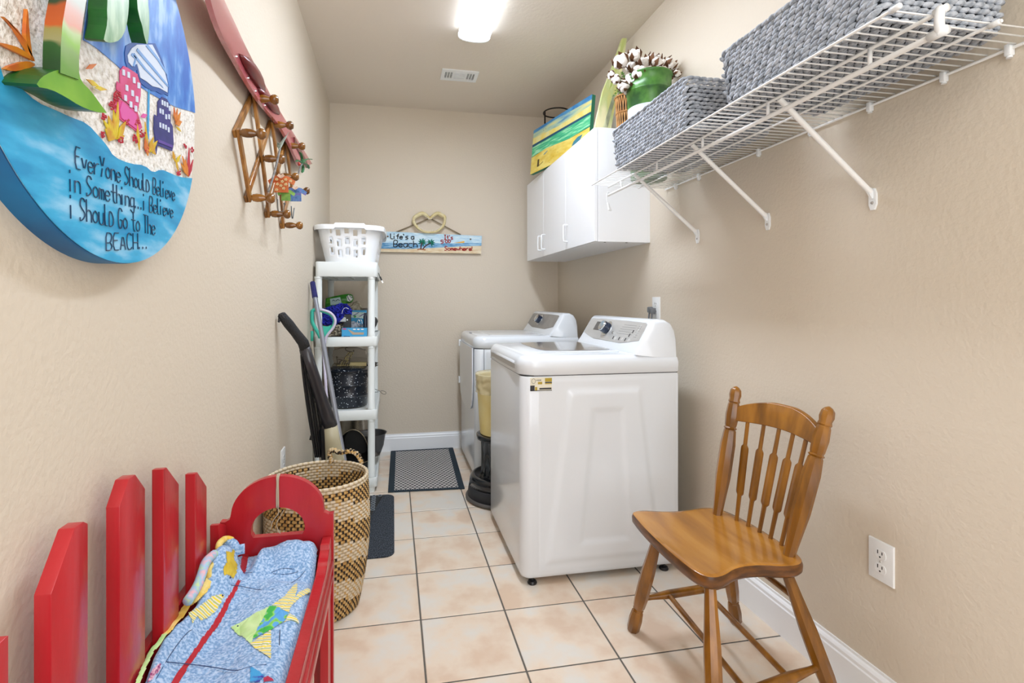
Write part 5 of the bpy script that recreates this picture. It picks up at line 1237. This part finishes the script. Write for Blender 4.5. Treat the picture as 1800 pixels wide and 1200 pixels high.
for l in (((584, 529), (586, 527), (589, 529)), ((590, 529), (594, 526), (597, 528)), ((610, 519), (613, 526), (617, 530)), ((614, 519), (619, 524))): tube(bm, [B(y-.002, *p) for p in l], .0022, 5)
obj('label_print', bm, mat('wipes_navy', '#1d3a52', .4), t)
# blocky goods underneath so nothing floats
t = box_thing('carton', 'plain carton under the green wipes pack at the back of the shelf', 'box', mat('carton_grey', '#6d6a62', .7), -.40, -.16, 3.40, 3.60, z2, B(3.42, 600, 541).z-.004)
# chenille mop pad
CHN = mat('chenille_blue', '#10187a', .9, col2='#2a34c0', ns=60)
t = thing('mop_pad', 'shaggy royal blue chenille mop pad draped over the second shelf', 'mop pad', tuple(B(3.2, 585, 572)))
yc = 3.16; out = [(566, 545), (577, 541), (590, 536), (603, 533), (611, 536), (618, 545), (617, 552), (608, 556), (600, 565), (590, 571), (578, 572), (566, 570)]
bm = nb(); prism(bm, smooth_pts([B(yc+.02, *p) for p in out], 1, True), (0, .06, 0)); core = obj('pad_backing', bm, mat('chenille_dark', '#090c3c', .9), t)
bm = nb(); rnd = random.Random(11)
PO = [(p[0], p[1]) for p in out]; cnt = 0
while cnt < 620:
    u, v = rnd.uniform(564, 620), rnd.uniform(532, 573)
    if inpoly(u, v, PO):
        c0 = B(yc+rnd.uniform(-.004, .016), u, v); a = rnd.uniform(-1.2, .6); d = Vector((cos(a), rnd.uniform(-.6, .2), sin(a)-.3)).normalized()
        lozenge(bm, c0, d, Vector((0, 1, 0)).cross(d), Vector((0, 1, 0)), rnd.uniform(.016, .026), .0075, .0075, 5); cnt += 1
obj('chenille_fingers', bm, CHN, t, True, stuff=True)
bm = nb(); tube(bm, smooth_pts([B(3.13, *p) for p in ((601, 551), (603, 543), (608, 540), (613, 543))], 2), .0015, 5); obj('white_thread', bm, WPLAS, t, True)
# light blue tissue box
TB = mat('tissue_blue', '#3aa2d6', .5)
p0, p1 = B(3.07, 600.5, 591.5), B(3.07, 645, 576.5)
t = thing('tissue_box', 'bright blue open carton at the front of the second shelf', 'box', (p0.x, 3.07, z2))
bm = nb(); box(bm, p0.x, p1.x, 3.07, 3.15, z2, p1.z); bevel(bm, .001, 1); obj('carton', bm, TB, t)
bm = nb(); prism(bm, [B(3.069, *p) for p in ((611, 578), (623, 584), (640, 584), (639, 588), (620, 588), (616, 584))], (0, .0015, 0)); obj('torn_opening', bm, mat('card_beige', '#b8a48c', .8), t)
bm = nb(); prism(bm, [B(3.069, *p) for p in ((602, 577.5), (605, 576.8), (609, 577.5), (609, 579), (602, 579))], (0, .0015, 0)); obj('pink_mark', bm, mat('tissue_pink', '#d6457e', .5), t)
for u in (622, 629, 636):
    bm = nb(); lathe(bm, [(.009, 0), (.009, .001)], 14, B(3.0685, u+1, 578.6), (0, 1, 0), sy=.4); obj('white_dot', bm, WPLAS, t)
bm = nb(); prism(bm, [B(3.0685, *p) for p in ((604, 590.3), (615, 590.3), (615, 592), (604, 592))], (0, .0012, 0)); obj('print_line', bm, mat('tissue_ink', '#155a8a', .5), t)
# second box, teal and green, behind
y = 3.28; t = thing('medicine_box', 'small white and blue box standing behind the bright blue carton', 'box', tuple(B(y, 630, 575)))
q0, q1 = B(y, 616, 564), B(y, 644, 545); zq0 = z2
bm = nb(); box(bm, q0.x, q1.x, y, y+.05, zq0, q1.z); bevel(bm, .001, 1); obj('carton', bm, mat('box_blue', '#2d94c4', .5), t)
bm = nb(); prism(bm, [B(y-.001, *p) for p in ((617, 548), (643, 549), (643, 560), (617, 558))], (0, .0015, 0)); obj('white_panel', bm, mat('box_white', '#cfdcd8', .5, col2='#a9c8bc', ns=60), t)
bm = nb(); tube(bm, [B(y-.002, 620, 555), B(y-.002, 631, 549)], .002, 5); tube(bm, [B(y-.002, 632, 556), B(y-.002, 641, 551)], .0025, 5); obj('print_stroke', bm, mat('box_violet', '#5a3f8a', .5), t)
bm = nb(); lathe(bm, [(.008, 0), (.008, .002)], 12, B(y-.002, 624, 556), (0, -1, 0)); obj('green_dot', bm, mat('box_green', '#3f9a4a', .5), t)
# crumpled cream paper/cloth
def crumple(nm, lab, cat, m, y, pts, th, amp, seed, sub=3):
    t = thing(nm, lab, cat, tuple(B(y, *pts[0]))); bm = nb(); prism(bm, smooth_pts([B(y, *p) for p in pts], 1, True), (0, th, 0)); bmesh.ops.triangulate(bm, faces=bm.faces)
    bmesh.ops.subdivide_edges(bm, edges=bm.edges, cuts=2, use_grid_fill=True); bmesh.ops.subdivide_edges(bm, edges=bm.edges, cuts=1, use_grid_fill=True)
    for v in bm.verts:
        v.co += Vector([noise.noise(v.co*45+Vector((seed, i*7, 0)))*amp for i in range(3)]); v.co.z = max(v.co.z, z2); v.co.x = min(v.co.x, xr-.006)
    obj('crumpled_body', bm, m, t, True); return t
crumple('cotton_bag', 'crumpled cream cloth bag behind the blue mop pad', 'bag', mat('cream_cloth', '#c9c0aa', .9, col2='#8d8670', ns=50), 3.34, [(612, 572), (611, 541), (620, 534), (630, 530), (634, 536), (636, 572)], .06, .018, 1)
crumple('rag_pile', 'crumpled brown and grey rags on the second shelf behind the teal handle', 'rags', mat('rag_brown', '#6b5c48', .9, col2='#b8ab92', col3='#3a342c', ns=55), 3.12, [(572, 591.5), (575, 582), (582, 573), (592, 570), (600, 573), (600, 591.5)], .10, .02, 5)
y = 3.152; t = box_thing('black_box', 'small black box with a grey label beside the mop pad', 'box', BLACK, B(y, 604, 560).x, B(y, 617, 560).x, y, y+.018, z2, B(y, 610, 552).z)
bm = nb(); prism(bm, [B(y-.001, *p) for p in ((597, 565), (608, 565), (608, 558), (605, 557))], (0, .0012, 0)); obj('label', bm, mat('label_grey', '#b9bcb8', .5), t)
bm = nb(); lathe(bm, [(.0045, 0), (.0045, .001)], 12, B(y-.001, 610.5, 562), (0, -1, 0)); obj('white_dot', bm, WPLAS, t)
crumple('grey_bag', 'crumpled grey plastic bag behind the bright blue carton', 'bag', mat('grey_plastic', '#5f6670', .4, col2='#a7adb5', ns=50), 3.175, [(599, 591), (599, 571), (615, 567), (645, 571), (646, 591)], .05, .016, 9)
y = 3.155; p = B(y, 642, 563); t = thing('dark_bottle', 'small dark flat bottle at the right end of the second shelf', 'bottle', (p.x, y, z2))
bm = nb(); lathe(bm, [(.012, 0), (.013, .004), (.013, B(y, 642, 556).z-z2), (.008, B(y, 642, 553).z-z2), (.008, B(y, 642, 550).z-z2)], 16, (p.x, y+.014, z2)); obj('bottle', bm, NAVY, t, True, angle=50)
y = 3.25; p = B(y, 631, 566); t = thing('binder_clip', 'shiny metal clip on the grey bag', 'clip', tuple(p))
for dx in (-.006, .008):
    bm = nb(); tube(bm, smooth_pts([B(3.155, 630, 571)+Vector((dx, 0, 0)), B(3.155, 630, 563)+Vector((dx, 0, 0)), B(3.155, 633, 561)+Vector((dx, 0, 0)), B(3.155, 635, 571)+Vector((dx, 0, 0))], 1), .0022, 6); obj('clip_arm', bm, CHROME, t, True)
t = thing('black_pouch', 'small black pouch poking out at the right side of the second shelf', 'pouch', (xr-.02, 3.25, z2))
y = 3.3; bm = nb(); prism(bm, smooth_pts([B(y, *q) for q in ((652, 590), (652, 560), (657, 557), (662, 560), (664.5, 566), (660, 572), (656, 590))], 1, True), (0, .12, 0)); bevel(bm, .003, 1); obj('pouch', bm, BLACK, t, True, angle=40)
# ---- third shelf: enamel stock pot
z3 = ZT[2][1]+.0005
ENM = mat('speckled_enamel', '#0a1220', .3, coat=.2); nt = ENM.node_tree; tc = nt.nodes.new('ShaderNodeTexCoord'); vo = nt.nodes.new('ShaderNodeTexVoronoi'); vo.inputs['Scale'].default_value = 70
rr_ = nt.nodes.new('ShaderNodeValToRGB'); rr_.color_ramp.interpolation = 'CONSTANT'; e = rr_.color_ramp.elements; e[0].color = lin('#dfe6ee'); e[1].position = .17; e[1].color = lin('#0a1422')
nt.links.new(tc.outputs['Object'], vo.inputs[0]); nt.links.new(vo.outputs['Distance'], rr_.inputs[0]); nt.links.new(rr_.outputs[0], nt.nodes['Principled BSDF'].inputs['Base Color'])
yc = 3.235; cx0, cx1 = B(3.2, 577, 690).x, B(3.2, 646, 690).x; cxp = (cx0+cx1)/2; Rp = (cx1-cx0)/2; hp_ = B(3.1, 610, 655).z-z3
t = thing('stock_pot', 'black speckled enamel stock pot with lid on the third shelf', 'pot', (cxp, yc, z3))
bm = nb(); prof = [(Rp-.008, 0), (Rp-.002, .006)]
for f in (.3, .62): prof += [(Rp-.001, hp_*f-.006), (Rp+.003, hp_*f), (Rp-.001, hp_*f+.006)]
prof += [(Rp, hp_-.01), (Rp+.006, hp_-.006), (Rp+.006, hp_)]
lathe(bm, prof, 48, (cxp, yc, z3)); obj('pot_body', bm, ENM, t, True, angle=50)
bm = nb(); lathe(bm, [(Rp+.011, hp_+.001), (Rp+.013, hp_+.006), (Rp+.006, hp_+.014), (Rp*.9, hp_+.02), (Rp*.5, hp_+.028), (.001, hp_+.03)], 48, (cxp, yc, z3)); lid = obj('lid', bm, ENM, t, True, angle=50)
for s in (1, -1):
    bm = nb(); y_ = yc-.02; x_ = cxp+s*Rp
    tube(bm, smooth_pts([(x_-s*.002, y_-.045, z3+hp_-.035), (x_+s*.03, y_-.04, z3+hp_-.03), (x_+s*.034, y_, z3+hp_-.028), (x_+s*.03, y_+.04, z3+hp_-.03), (x_-s*.002, y_+.045, z3+hp_-.035)] if s > 0 else [(x_+.002, y_-.045, z3+hp_-.04), (x_-.012, y_-.03, z3+hp_-.04), (x_-.012, y_+.03, z3+hp_-.04), (x_+.002, y_+.045, z3+hp_-.04)], 2), .005, 8, flat=1.4); obj('handle', bm, BLK2, t, True)
# wire cat, food container on the pot lid
zl = z3+hp_+.0205; BRZ = mat('cream_wire', '#b9ab7a', .45, .3)
yq = 3.27; t = thing('storage_container', 'clear beige plastic containers lying at the back of the third shelf', 'container', tuple(B(3.45, 610, 630)))
CLR = mat('cloudy_plastic', '#c2b8a6', .25, alpha=.8)
bm = nb(); q = [B(3.46, *p) for p in ((588, 640), (584, 628), (586, 612), (640, 612), (646, 630), (646, 640))]; prism(bm, smooth_pts(q, 1, True), (0, .1, 0)); obj('tub', bm, CLR, t, True, angle=40)
bm = nb(); bar(bm, B(3.45, 585, 629), B(3.45, 646, 629), .02, .006); obj('tub_rim', bm, CLR, t)
bm = nb(); box(bm, -.40, -.16, 3.43, 3.58, z3, B(3.45, 600, 640.5).z); obj('lower_tub', bm, CLR, t)
t = thing('wire_cat', 'cream wire cat figurine with curled tail on the pot lid', 'figurine', tuple(B(3.2, 600, 640)))
yq = 3.2
def cp(x, y, h=0): return B(yq+h, 540+x/9.233, 600+y/9.233)
bm = nb()
for l in ([(660, 95), (625, 95), (615, 130), (650, 155), (700, 165)], [(700, 165), (660, 210), (610, 260), (590, 320), (560, 390)], [(700, 165), (740, 170), (735, 210), (700, 230), (690, 290), (670, 390)], [(740, 150), (760, 140), (755, 170)], [(500, 290), (560, 300), (620, 320), (680, 310)], [(480, 395), (490, 330), (480, 260), (470, 240), (500, 260)], [(520, 395), (520, 330), (560, 310)], [(600, 395), (620, 330)], [(640, 395), (650, 330)]):
    tube(bm, smooth_pts([cp(*p) for p in l], 2), .0022, 6)
obj('wire_outline', bm, mat('wire_bronze', '#4a4030', .5, .4), t, True)
bm = nb(); rnd = random.Random(5)
for _ in range(70):
    f = rnd.random(); x = lerp(700, 560, f)+rnd.uniform(-40, 55); y = lerp(180, 390, f); c0 = cp(x, y); lathe(bm, [(.001, -.003), (.0036, 0), (.001, .003)], 6, c0, (0, -1, 0))
obj('beads', bm, BRZ, t, True)
bm = nb(); prism(bm, [cp(*p, .01) for p in ((480, 398), (960, 398), (960, 340), (700, 340), (690, 380), (500, 380))], (0, .04, 0)); obj('base', bm, BRZ, t)
t = thing('wire_whisk', 'thin wire loop tool sticking out at the right of the stock pot', 'kitchen tool', tuple(B(3.2, 660, 684)))
bm = nb(); a = B(3.2, 655, 682); b = B(3.2, 668, 687.5); tube(bm, [a, b], .0016, 6)
tube(bm, smooth_pts([b, B(3.2, 672, 686), B(3.2, 679, 689), B(3.2, 678, 693), B(3.2, 672, 692)], 2, True), .0014, 6, True); obj('wire_loop', bm, mat('dark_wire', '#3c3c3c', .4, .8), t, True)
for i, v in enumerate((643, 647)):
    t = thing('pan', 'dark pan rim stacked behind the stock pot, upper' if i == 0 else 'dark pan rim stacked behind the stock pot, lower', 'pan', (-.19, 3.45, B(3.45, 655, v).z))
    bm = nb(); zr = B(3.4, 655, v).z; lathe(bm, [(.001, -.0), (.055, .0), (.075, .012), (.079, .0145), (.073, .0125), (.055, .002), (.001, .002)], 40, (-.177, 3.45, zr), capb=False, capt=False); obj('pan_body', bm, BLK2, t, True)
# ---- bottom shelf: pans
z4_ = ZT[3][1]
STL = mat('dull_steel', '#8d8274', .25, .9, col2='#b5a88e', ns=10, stretch=(3, 3, .3))
t = thing('steel_canister', 'tall brownish steel pot at the back of the bottom shelf', 'pot', (-.27, 3.42, z4_))
bm = nb(); lathe(bm, [(.115, 0), (.118, .01), (.118, .34), (.122, .345), (.115, .345), (.112, .01)], 40, (-.31, 3.545, z4_+.0005), capt=False); obj('pot_body', bm, STL, t, True, angle=40)
t = thing('roasting_pan', 'black roasting pan with steel rim tilted on the bottom shelf', 'pan', tuple(B(3.12, 620, 800)))
PB = mat('pan_black', '#060607', .5); y = 3.14
o_ = smooth_pts([B(y, *p) for p in ((598, 805), (597, 772), (608, 760), (620, 755), (634, 760), (645, 778), (650, 805), (640, 812), (606, 812))], 2, True); cen_ = sum(o_, Vector())/len(o_)
bm = nb(); L = [[p+Vector((0, .0, 0)) for p in o_], [p.lerp(cen_, -.05)+Vector((0, -.002, 0)) for p in o_], [p.lerp(cen_, .02)+Vector((0, .006, 0)) for p in o_], [p.lerp(cen_, .22)+Vector((0, .10, 0)) for p in o_]]
loft(bm, [L[1], L[2], L[3]], False, True); obj('pan_inside', bm, PB, t, True, angle=40)
bm = nb(); tube(bm, L[1], .003, 8, True); obj('rim', bm, STL, t, True)
t = thing('mixing_bowl', 'dark steel bowl sticking out at the right of the bottom shelf', 'bowl', tuple(B(3.3, 662, 780)))
rb_ = B(3.25, 665, 757); bc = Vector((-.135, 3.33, 0)); zr = B(3.33, 662, 760).z
bm = nb(); lathe(bm, [(.03, -.15), (.05, -.145), (.075, -.08), (.086, -.01), (.094, 0), (.096, .002), (.09, 0), (.083, -.01), (.07, -.08), (.045, -.14), (.001, -.143)], 40, (bc.x, bc.y, zr), capt=False); obj('bowl', bm, mat('bowl_steel', '#77787a', .3, .9), t, True)
t2_ = box_thing('tin_box', 'dark tin on the bottom shelf under the bowl', 'tin', BLACK, -.21, -.125, 3.25, 3.42, z4_+.0005, zr-.151)

# ---------------------------------------------------------------- stick vacuum with cord, mop, dustpan against the left wall
CHR = mat('charcoal_plastic', '#2b2a30', .3, coat=.3); VBG = mat('vac_beige', '#b5ae92', .35)
t = thing('stick_vacuum', 'charcoal and beige upright stick cleaner leaning on the left wall', 'vacuum cleaner', (-.25, 2.36, 0))
P0, P1, P2, P3, P4 = B(2.13, 489, 553), B(2.17, 519, 584), B(2.19, 533, 602), B(2.34, 580, 748), Vector((-.235, 2.42, .10))
P0.x = max(P0.x, XL+.022)
def strut(bm, pts, ws, ds):
    """oval-section body along pts, widths ws and depths ds"""
    rg = []; N_ = len(pts)
    for i, p in enumerate(pts):
        d = (pts[min(i+1, N_-1)]-pts[max(i-1, 0)]).normalized(); a = Vector((0, 1, 0)); a = (a-d*a.dot(d)).normalized(); b = d.cross(a)
        rg.append([bm.verts.new(p+b*cos(q)*ws[i]/2+a*sin(q)*ds[i]/2) for q in [2*pi*k/16 for k in range(16)]])
    for r0, r1 in zip(rg, rg[1:]):
        for k in range(16): bm.faces.new((r0[k], r0[(k+1) % 16], r1[(k+1) % 16], r1[k]))
    bm.faces.new(rg[0][::-1]); bm.faces.new(rg[-1])
bm = nb(); strut(bm, [P0+Vector((-.003, 0, .006)), P0, P0.lerp(P1, .5), P1, P2, P2.lerp(P3, .1)], [.018, .034, .042, .040, .046, .046], [.02, .03, .036, .036, .036, .036]); obj('handle', bm, mat('grip_black', '#1b1c20', .55, bump=.6, bs=260, stretch=(1, 1, 1)), t, True)
bm = nb(); pp_ = [P2.lerp(P3, f) for f in (.05, .3, .6, .85, 1)]; strut(bm, pp_, [.046, .048, .052, .062, .068], [.036, .04, .045, .05, .055]); obj('wand', bm, CHR, t, True)
bm = nb(); pp_ = [P3.lerp(P4, f) for f in (-.02, .15, .5, .9, 1)]; strut(bm, pp_, [.064, .075, .10, .12, .12], [.055, .06, .07, .07, .07]); obj('motor_housing', bm, VBG, t, True)
bm = nb(); pp_ = [Vector((P4.x-.03, P4.y, .12)), B(2.36, 572, 790), B(2.34, 568, 755), B(2.33, 571, 735)]; strut(bm, pp_[::-1], [.02, .035, .05, .05], [.03, .04, .04, .04]); obj('side_grip', bm, BLACK, t, True)
bm = nb(); box(bm, -.36, -.20, 2.36, 2.50, .0092, .058); bevel(bm, .015, 3); obj('floor_head', bm, CHR, t, True, angle=40)
bm = nb(); bar(bm, P4+Vector((-.01, 0, .03)), (-.26, 2.43, .05), .05, .04); obj('neck', bm, BLACK, t)
bm = nb(); prism(bm, [B(2.12, *p) for p in ((489, 557), (493, 562), (491, 567), (488, 566))], (0, .008, 0)); obj('trigger', bm, BLACK, t)
# cord wrapped on hooks
cv = B(2.22, 534, 621), B(2.38, 562, 800)
for i in range(7):
    dx = (i-2)*.008; a, b = B(2.20+i*.010, 529+i*3.0, 622+(i % 2)*3), B(2.34+i*.010, 555+i*3.6, 803); a.x = max(a.x, XL+.006); m1 = a.lerp(b, .45)+Vector((-.006+.003*i, 0, 0)); bm = nb()
    tube(bm, smooth_pts([a+Vector((.006, 0, -.01)), a, m1, b], 2), .0052, 7); obj('power_cord', bm, BLACK, t, True)
bm = nb(); tube(bm, smooth_pts([B(2.2, 528, 615), B(2.21, 530, 624), B(2.22, 540, 625), B(2.22, 545, 630)], 1), .0045, 7); obj('cord_hook', bm, BLACK, t, True)
bm = nb(); tube(bm, smooth_pts([B(2.3, 547, 706), B(2.3, 556, 706), B(2.31, 560, 712), B(2.33, 565, 730), B(2.33, 560, 735)], 1), .005, 7); obj('cord_hook', bm, BLACK, t, True)
bm = nb(); bar(bm, B(2.36, 545, 768), B(2.36, 555, 770), .02, .02); obj('cord_clip', bm, BLACK, t)

t = thing('flat_mop', 'grey mop pole with navy grip leaning beside the shelving unit', 'mop', (-.2, 2.7, 0))
a, b = B(2.93, 543.5, 495), B(2.65, 600, 790); e_ = b+(b-a)*.5; fz = (b.z-.04)/(a.z-b.z); e_ = b+(b-a)*fz
a.x = max(a.x, XL+.02); g1 = a.lerp(b, .103)
bm = nb(); tube(bm, [g1, e_], .0125, 14); obj('pole', bm, mat('mop_grey', '#8f929b', .3, .3), t, True, angle=40)
bm = nb(); tube(bm, [a, a.lerp(b, .006), a.lerp(b, .012), g1], [.010, .0145, .0145, .0155], 14); obj('grip', bm, mat('grip_navy', '#26286e', .6, bump=.8, bs=300), t, True, angle=40)
bm = nb(); box(bm, e_.x-.06, e_.x+.06, e_.y-.02, e_.y+.16, .010, .035); bevel(bm, .01, 2); obj('mop_head', bm, mat('mop_head', '#3c4a55', .6), t, True, angle=40)
TEAL = mat('teal_plastic', '#3fbfa8', .4); LAV = mat('lavender_plastic', '#cfc8dc', .4)
t = thing('dustpan_broom', 'teal and lavender long-handled dustpan handle beside the grey mop pole', 'dustpan', (-.36, 2.96, 0))
y = 2.97
lp = [(563, 594), (559, 585), (549, 568), (545.5, 553), (549, 545), (558, 544), (570, 547), (582, 552), (589, 562), (586, 574), (577, 583), (571, 592)]
pts = smooth_pts([B(y, *p) for p in lp], 2)
for p in pts: p.x = max(p.x, XL+.012)
bm = nb(); tube(bm, pts, .010, 8, flat=.8); obj('loop_handle', bm, TEAL, t, True)
bm = nb(); pts2 = smooth_pts([B(y-.012, *p) for p in ((558, 543), (570, 545), (583, 550), (590.5, 562), (587, 575), (578, 585), (572, 594), (571, 605))], 2); tube(bm, pts2, .0075, 8); obj('outer_grip', bm, LAV, t, True)
bm = nb(); prism(bm, smooth_pts([B(y-.004, *p) for p in ((563, 570), (568, 573), (576, 574), (583, 570), (577, 582), (571, 591), (567, 588))], 1, True), (0, .01, 0)); obj('web', bm, TEAL, t)
bm = nb(); tube(bm, [B(y, 567, 592), B(2.9, 577, 740), Vector((B(2.88, 582, 800).x, 2.88, .03))], .008, 8); obj('handle_shaft', bm, LAV, t, True)
bm = nb(); prism(bm, [(-.40, 2.84, .0095), (-.24, 2.84, .0095), (-.26, 2.98, .03), (-.38, 2.98, .03)], (0, 0, .02)); obj('pan', bm, TEAL, t)
t = thing('broom', 'thin broom with teal tip standing between the vacuum and the wall', 'broom', (-.42, 2.8, 0))
a = B(2.9, 548.5, 588); a.x = max(a.x, XL+.012); b = Vector((a.x+.07, 2.8, .12))
bm = nb(); tube(bm, [a+Vector((0, 0, -.03)), b], .006, 8); obj('pole', bm, mat('pole_beige', '#b0a898', .4), t, True)
bm = nb(); tube(bm, [a+Vector((0, 0, .02)), a+Vector((0, 0, -.035))], .008, 8); obj('tip', bm, TEAL, t, True)
bm = nb(); box(bm, b.x-.05, b.x+.06, 2.77, 2.81, .02, .13); bevel(bm, .006, 1); obj('bristle_head', bm, mat('bristle_teal', '#2f8f8a', .8), t)

# ---------------------------------------------------------------- kick stool with yellow bin between the machines
SX, SY = .625, 2.845
KB = mat('stool_black', '#0d1117', .22, coat=.5, bump=.03, bs=60); KR = mat('stool_rubber', '#26282d', .6); 
t = thing('kick_stool', 'round black rolling kick stool between the washer and the dryer', 'step stool', (SX, SY, 0))
bm = nb(); lathe(bm, [(.196, .004), (.207, .008), (.209, .016), (.200, .024), (.19, .026)], 56, (SX, SY, 0)); obj('bumper_ring', bm, mat('bumper_grey', '#54504c', .5), t, True)
bm = nb(); lathe(bm, [(.198, .022), (.190, .08), (.1885, .083)], 56, (SX, SY, 0)); obj('rubber_skirt', bm, KR, t, True)
bm = nb(); lathe(bm, [(.1885, .083), (.184, .12), (.178, .136), (.165, .144), (.155, .143), (.152, .138), (.10, .137)], 56, (SX, SY, 0)); obj('lower_drum', bm, KB, t, True)
bm = nb()
pts = []
for k in range(48):
    th = 2*pi*k/48; r = .118 if (k // 6) % 2 else .108; pts.append((cos(th)*r, sin(th)*r))
loft(bm, [[Vector((SX+x*s, SY+y_*s, z)) for x, y_ in pts] for s, z in ((1.08, .136), (1, .15), (.98, .25), (1.0, .33), (1.15, .352))]); obj('column', bm, BLK2, t, True, angle=40)
bm = nb(); lathe(bm, [(.12, .345), (.142, .348), (.146, .356), (.146, .372), (.138, .376), (.05, .376)], 56, (SX, SY, 0)); obj('top_step', bm, KB, t, True)
t = thing('waste_bin', 'round pale yellow waste bin with translucent liner bag on the black stool', 'waste bin', (SX, SY, .377))
YB_ = mat('bin_yellow', '#efd98c', .5, col2='#f4e4a6', ns=8)
bm = nb(); lathe(bm, [(.120, 0), (.124, .004), (.146, .335), (.15, .34), (.143, .338), (.118, .01)], 56, (SX, SY, .3775), capt=False); obj('bin_body', bm, YB_, t, True, angle=40)
LIN = mat('liner_bag', '#efe3bc', .25, alpha=.55)
bm = nb(); NR, NT = 16, 96; rnd = random.Random(2); rg = []
for j in range(NR+1):
    f = j/NR; z = lerp(.30, .40, f) if f > .0 else .3; ring = []
    zz_ = .3775+lerp(.24, .352, f)
    for k in range(NT):
        th = 2*pi*k/NT; r = .143+.006*f+.006*noise.noise(Vector((cos(th)*6, sin(th)*6, f*5)))+.004*sin(th*9+f*6)*(1-f)+.002
        ring.append(bm.verts.new((SX+cos(th)*r, SY+sin(th)*r, zz_)))
    rg.append(ring)
inner = [bm.verts.new((SX+cos(2*pi*k/NT)*.13, SY+sin(2*pi*k/NT)*.13, .3775+.33)) for k in range(NT)]; rg.append(inner)
inner2 = [bm.verts.new((SX+cos(2*pi*k/NT)*.118, SY+sin(2*pi*k/NT)*.118, .3775+.15)) for k in range(NT)]; rg.append(inner2)
for a, b in zip(rg, rg[1:]):
    for k in range(NT): bm.faces.new((a[k], a[(k+1) % NT], b[(k+1) % NT], b[k]))
obj('liner_bag', bm, LIN, t, True)
